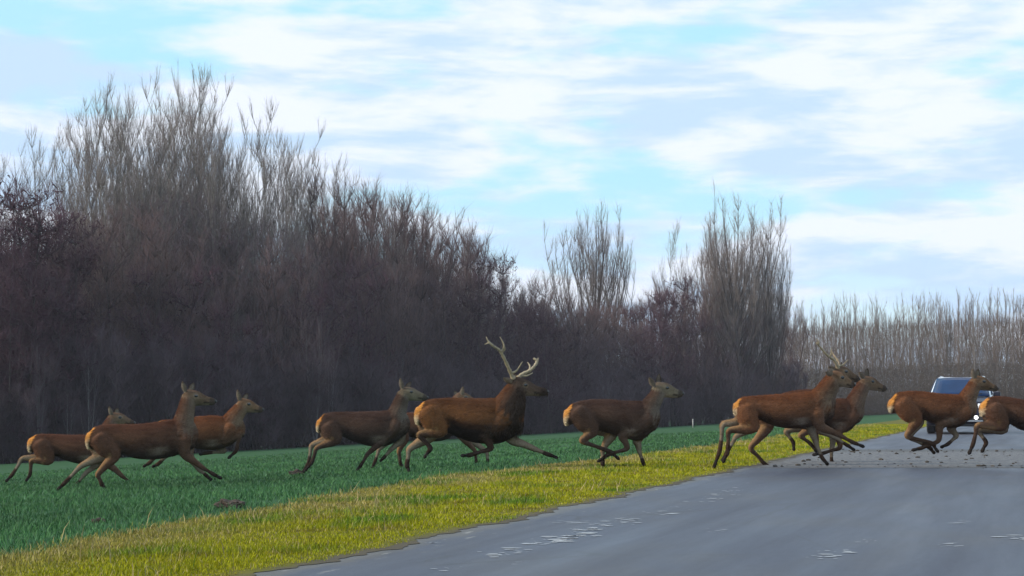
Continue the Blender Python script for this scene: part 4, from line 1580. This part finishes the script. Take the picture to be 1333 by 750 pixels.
DEER = [
    dict(name='red_deer_hind', label='smallest running hind at the far left, orange rump showing, half hidden behind the next hind', Y=34.5, coat='hind',
         trunk=[(42, 570, 592), (52, 565, 597), (70, 565, 599), (92, 566, 603), (112, 566, 604), (130, 568, 601), (143, 574, 594)],
         neck=[(128, 580, 13), (136, 565, 10), (143, 551, 8), (145, 546, 7)], head=[(146, 544), (154, 546), (163, 549), (170, 551)], hr=(6.8, 7.5, 5, 3.6),
         ears=[(144, 540, 142, 529), (148, 539, 150, 531)],
         hF=[(52, 578), (60, 595), (30, 597), (17, 618), (9, 627)], hN=[(54, 578), (66, 598), (45, 600), (43, 617), (38, 626)],
         fF=[(130, 585), (126, 602), (108, 618), (99, 630), (94, 637)], fN=[(138, 588), (142, 604), (158, 620), (168, 628), (176, 633)]),
    dict(name='red_deer_hind', label='running hind with upright neck and broad orange and white rump, nearest at the left', Y=29.9, coat='hind', yaw=.25,
         trunk=[(120, 562, 588), (130, 554, 594), (150, 552, 596), (178, 552, 599), (205, 549, 597), (228, 547, 592), (246, 556, 585)],
         neck=[(232, 566, 17), (237, 546, 12), (241.5, 526, 9.5), (243, 518, 8.5)], head=[(242, 515), (252, 518.5), (264, 521.5), (274, 523)], hr=(8, 9.2, 6, 4.3),
         ears=[(239, 509, 236.5, 496), (244, 508, 248, 498)],
         hF=[(128, 572), (134, 592), (107, 607), (88, 628), (79, 637)], hN=[(132, 572), (152, 592), (132, 617), (137, 630), (142, 637)],
         fN=[(238, 575), (240, 592), (261, 609), (275, 618), (286, 624)], fF=[(240, 578), (242, 594), (256, 613), (264, 620), (271, 627)]),
    dict(name='red_deer_hind', label='reddish hind leaping with one foreleg tucked up, just right of the nearest left hind', Y=32.2, coat='red',
         trunk=[(203, 553, 574), (212, 547, 580), (230, 546, 583), (252, 543, 585), (275, 541, 585), (295, 544, 581), (309, 553, 572)],
         neck=[(296, 556, 14), (304, 543, 10.5), (312, 532, 8.5), (313.5, 529, 7.5)], head=[(313, 526), (322, 529), (331, 532), (338, 533.5)], hr=(7.5, 8, 5.2, 3.8),
         ears=[(311, 521, 309, 507), (315, 520, 320, 512)],
         hN=[(212, 560), (224, 578), (210, 590), (198, 602), (190, 607)], hF=[(214, 560), (230, 580), (218, 592), (206, 604), (198, 608)],
         fN=[(298, 560), (291, 574), (311, 568), (307, 587), (297, 597)], fF=[(298, 562), (284, 580), (290, 588), (268, 590), (258, 592)]),
    dict(name='red_deer_hind', label='dark brown hind with orange rump galloping right behind the large stag', Y=33.4, coat='grey',
         trunk=[(416, 546, 566), (425, 538, 572), (445, 536, 575), (470, 536, 580), (492, 535, 581), (510, 535, 577), (525, 543, 567)],
         neck=[(511, 552, 15), (517, 536, 11), (522, 521, 8.5), (524, 515, 7.6)], head=[(525, 511.5), (534, 513), (545, 516), (553, 518)], hr=(7.5, 8.2, 5.6, 4),
         ears=[(523, 505, 521, 492), (528, 505, 534, 497)],
         hN=[(428, 555), (438, 572), (414, 583), (408, 601), (398, 614)], hF=[(426, 553), (430, 570), (406, 580), (402, 602), (394, 616)],
         fN=[(512, 556), (500, 572), (479, 591), (470, 606), (464, 614)], fF=[(518, 560), (521, 573), (507, 587), (499, 596), (494, 601)]),
    dict(name='red_deer_hind', label='hind almost wholly hidden behind the large stag, only ear, brow and pale legs showing', Y=35.5, coat='hind',
         trunk=[(496, 545, 564), (505, 539, 568), (522, 538, 571), (545, 536, 573), (565, 534, 574), (582, 532, 571), (594, 538, 564)],
         neck=[(582, 547, 13), (588, 536, 10), (594, 524, 7.5), (596, 520, 7)], head=[(597, 517.5), (605, 519.5), (614, 522.5), (620, 524.5)], hr=(6.5, 7.2, 4.8, 3.5),
         ears=[(600, 514, 603, 503), (595, 514, 591, 509)],
         hF=[(506, 550), (512, 568), (494, 584), (488, 602), (484, 611)], hN=[(508, 552), (526, 570), (520, 588), (522, 603), (527, 611)],
         fN=[(590, 550), (604, 571), (618, 587), (620, 601), (624, 610)], fF=[(594, 552), (612, 572), (633, 589), (635, 602), (639, 610)]),
    dict(name='red_deer_stag', label='large stag with branching pale antlers and dark mane stretching one foreleg forward, in the centre', Y=29.6, coat='stag', big=1.06, thick=1.12,
         trunk=[(545, 529, 557), (556, 521, 567), (580, 518, 570), (608, 518, 576), (632, 519, 577), (652, 520, 576), (671, 529, 567)],
         neck=[(656, 541, 23), (664, 526, 19), (670, 511, 14), (673, 504, 11)], head=[(672, 500), (683, 504.5), (697, 508.5), (710, 510.5)], hr=(9.5, 10, 6.6, 4.8),
         ears=[(667, 497, 655, 492), (675, 495, 668, 486)],
         hN=[(556, 537), (574, 560), (547, 566), (561, 583), (553, 596)], hF=[(556, 540), (560, 566), (533, 585), (530, 605), (533, 615)],
         fN=[(650, 548), (632, 566), (639, 584), (613, 592), (600, 593)], fF=[(660, 555), (666, 572), (696, 585), (713, 592), (727, 597)],
         antlers=[dict(r=.84, lat=(-.05, -.22), beam=[(668, 493), (662, 479), (655, 464), (650, 456), (642, 451)],
                       tines=[[(642, 451), (637, 447), (631, 449)], [(642, 451), (636, 445), (633, 439)], [(653, 460), (656, 450), (651, 439)], [(666, 486), (673, 482), (680, 471)], [(652, 458), (657, 455), (655, 446)]]),
                  dict(r=.84, lat=(.05, .24), beam=[(674, 492), (680, 487), (690, 482), (697, 475), (699, 469), (695, 466)],
                       tines=[[(690, 482), (690, 476), (687, 471)], [(697, 475), (700, 471), (701, 465)], [(678, 489), (686, 489), (694, 485)]])]),
    dict(name='red_deer_hind', label='greyish hind with raised pale face and tucked legs, galloping alone on the yellow verge', Y=29.4, coat='grey', yaw=.22,
         trunk=[(738, 532, 558), (748, 524, 563), (768, 520, 565), (795, 520, 567), (818, 523, 571), (836, 524, 572), (850, 534, 562)],
         neck=[(839, 542, 16), (848, 528, 11.5), (856, 515, 9), (858, 509, 8.5)], head=[(857, 505.5), (868, 508), (879, 511.5), (888, 512.8)], hr=(8, 9, 6.2, 4.5),
         ears=[(852, 502, 845, 491), (858, 500, 860, 486)],
         hN=[(750, 537), (770, 560), (757, 574), (794, 588), (806, 598)], hF=[(750, 540), (796, 563), (785, 586), (785, 604), (787, 614)],
         fN=[(836, 550), (811, 565), (816, 584), (791, 592), (777, 601)], fF=[(838, 555), (831, 573), (833, 587), (838, 602), (842, 611)]),
    dict(name='red_deer_hind', label='reddish long striding hind at the road edge, foreleg stretched forward over the asphalt', Y=28.9, coat='red', yaw=.12,
         trunk=[(957, 524, 544), (966, 517, 551), (986, 515, 554), (1013, 513, 558), (1040, 512, 557), (1058, 511, 553), (1073, 521, 546)],
         neck=[(1059, 531, 17), (1071, 515, 12.5), (1082, 500, 9.5), (1086, 494, 9)], head=[(1087, 490.5), (1096, 494.5), (1105, 498.5), (1111.5, 501)], hr=(8.3, 9, 6, 4.5),
         ears=[(1085, 487, 1074, 484), (1089, 486, 1083, 477)],
         hF=[(968, 530), (972, 547), (941, 553), (937, 586), (928, 612)], hN=[(968, 532), (976, 556), (947, 561), (945, 588), (939, 602)],
         fN=[(1062, 540), (1068, 555), (1094, 567), (1111, 576), (1126, 582)], fF=[(1058, 543), (1058, 558), (1065, 579), (1073, 597), (1081, 606)]),
    dict(name='red_deer_stag', label='stag with slender swept back antler, body hidden behind the long striding hind', Y=30.9, coat='hind', big=1.0,
         trunk=[(985, 527, 545), (994, 519, 552), (1012, 514, 555), (1030, 509, 557), (1050, 507, 558), (1067, 508, 555), (1079, 516, 548)],
         neck=[(1067, 527, 17), (1077, 509, 13), (1087, 494, 10.5), (1091, 489, 9.5)], head=[(1092, 484.5), (1101, 486.5), (1111, 490.5), (1118.5, 493.5)], hr=(8.3, 8.5, 5.5, 4.2),
         ears=[(1088, 481, 1078, 477), (1094, 480, 1100, 472)],
         hN=[(994, 530), (996, 556), (975, 583), (995, 605), (1009, 611)], hF=[(996, 532), (986, 553), (958, 568), (946, 588), (939, 600)],
         fN=[(1066, 540), (1060, 560), (1063, 580), (1071, 597), (1078, 606)], fF=[(1068, 542), (1066, 558), (1090, 570), (1106, 580), (1117, 587)],
         antlers=[dict(lat=(-.05, -.20), beam=[(1092, 479), (1086, 469), (1077, 463), (1069, 455), (1061, 446)], mat=m_ant, r=.68,
                       tines=[[(1091, 477), (1098, 475), (1105, 468)], [(1080, 465), (1082, 459), (1081, 453)], [(1064, 449), (1064, 445), (1061, 442)]]),
                  dict(lat=(.05, .2), beam=[(1096, 479), (1095, 471), (1090, 463), (1086, 456)], mat=m_ant_dark, r=.6,
                       tines=[[(1096, 477), (1102, 474), (1107, 469)]])]),
    dict(name='red_deer_hind', label='brown hind on the road ahead of the antlered stag, dark nose held forward', Y=32.4, coat='hind',
         trunk=[(1018, 528, 546), (1028, 521, 552), (1046, 519, 555), (1068, 519, 558), (1090, 519, 562), (1105, 520, 561), (1117, 530, 551)],
         neck=[(1109, 537, 15), (1116, 521, 11), (1123, 507, 8.8), (1126, 501, 8.2)], head=[(1127, 497), (1136, 499.5), (1146, 503.5), (1154, 506)], hr=(7.6, 8.3, 5.4, 4),
         ears=[(1126, 492, 1118, 484), (1130, 490, 1133, 479)],
         hF=[(1028, 532), (1042, 554), (1023, 562), (1033, 576), (1034, 587)], hN=[(1030, 534), (1054, 556), (1040, 567), (1054, 578), (1062, 589)],
         fN=[(1106, 545), (1090, 563), (1093, 583), (1070, 590), (1056, 592)], fF=[(1104, 546), (1088, 564), (1084, 586), (1084, 600), (1091, 608)]),
    dict(name='red_deer_hind', label='hind with all four legs gathered in mid leap, crossing the road before the car', Y=30.2, coat='red', yaw=.16,
         trunk=[(1158, 520, 541), (1168, 511, 548), (1190, 509, 549), (1214, 511, 553), (1236, 514, 556), (1252, 515, 554), (1264, 525, 545)],
         neck=[(1255, 532, 15), (1262, 518, 11), (1269, 505, 8.5), (1272, 500, 8)], head=[(1272, 496.5), (1281, 499.5), (1292, 503.5), (1300, 506)], hr=(7.8, 8.4, 5.3, 3.9),
         ears=[(1270, 492, 1266, 480), (1275, 491, 1279, 480)],
         hN=[(1170, 526), (1190, 546), (1178, 568), (1211, 577), (1220, 589)], hF=[(1172, 525), (1196, 548), (1185, 569), (1212, 583), (1219, 591)],
         fN=[(1250, 540), (1224, 552), (1220, 574), (1198, 583), (1184, 586)], fF=[(1252, 542), (1241, 556), (1248, 568), (1237, 578), (1227, 583)]),
    dict(name='red_deer_hind', label='hind leaving the frame at the right edge, only orange rump and hind legs in view', Y=29.2, coat='hind', yaw=.16,
         trunk=[(1277, 524, 546), (1287, 517, 553), (1306, 516, 556), (1330, 520, 562), (1352, 521, 564), (1368, 522, 561), (1382, 531, 552)],
         neck=[(1372, 538, 15), (1379, 524, 11), (1386, 510, 8.5), (1389, 505, 8)], head=[(1389, 502), (1399, 505), (1409, 509), (1417, 511)], hr=(7.8, 8.4, 5.3, 3.9),
         ears=[(1387, 498, 1383, 487), (1391, 497, 1395, 487)],
         hN=[(1288, 532), (1300, 553), (1268, 554), (1262, 577), (1256, 591)], hF=[(1288, 534), (1306, 557), (1273, 560), (1284, 576), (1278, 589)],
         fN=[(1368, 548), (1368, 562), (1392, 574), (1404, 584), (1412, 590)], fF=[(1366, 550), (1362, 563), (1385, 580), (1396, 590), (1404, 596)]),
]
for d in DEER:
    build_deer(d)

# ------------------------------------------------------------------ thin winter haze
hm = bpy.data.materials.new('winter_haze')
hm.use_nodes = True
t = NT(hm.node_tree)
ho = t.n('ShaderNodeOutputMaterial')
hv = t.n('ShaderNodeVolumePrincipled')
hv.inputs['Color'].default_value = (.86, .88, 1.0, 1)
hv.inputs['Density'].default_value = 0.00026
hv.inputs['Anisotropy'].default_value = 0.0
t.link(hv.outputs[0], ho.inputs['Volume'])
bm = bmesh.new()
bmesh.ops.create_cube(bm, size=1.0)
bmesh.ops.scale(bm, vec=(2200, 2200, 36), verts=bm.verts)
bmesh.ops.translate(bm, vec=(0, 0, 13), verts=bm.verts)
me = bpy.data.meshes.new('haze')
bm.to_mesh(me)
bm.free()
tag(link('haze', me, hm), kind='stuff')
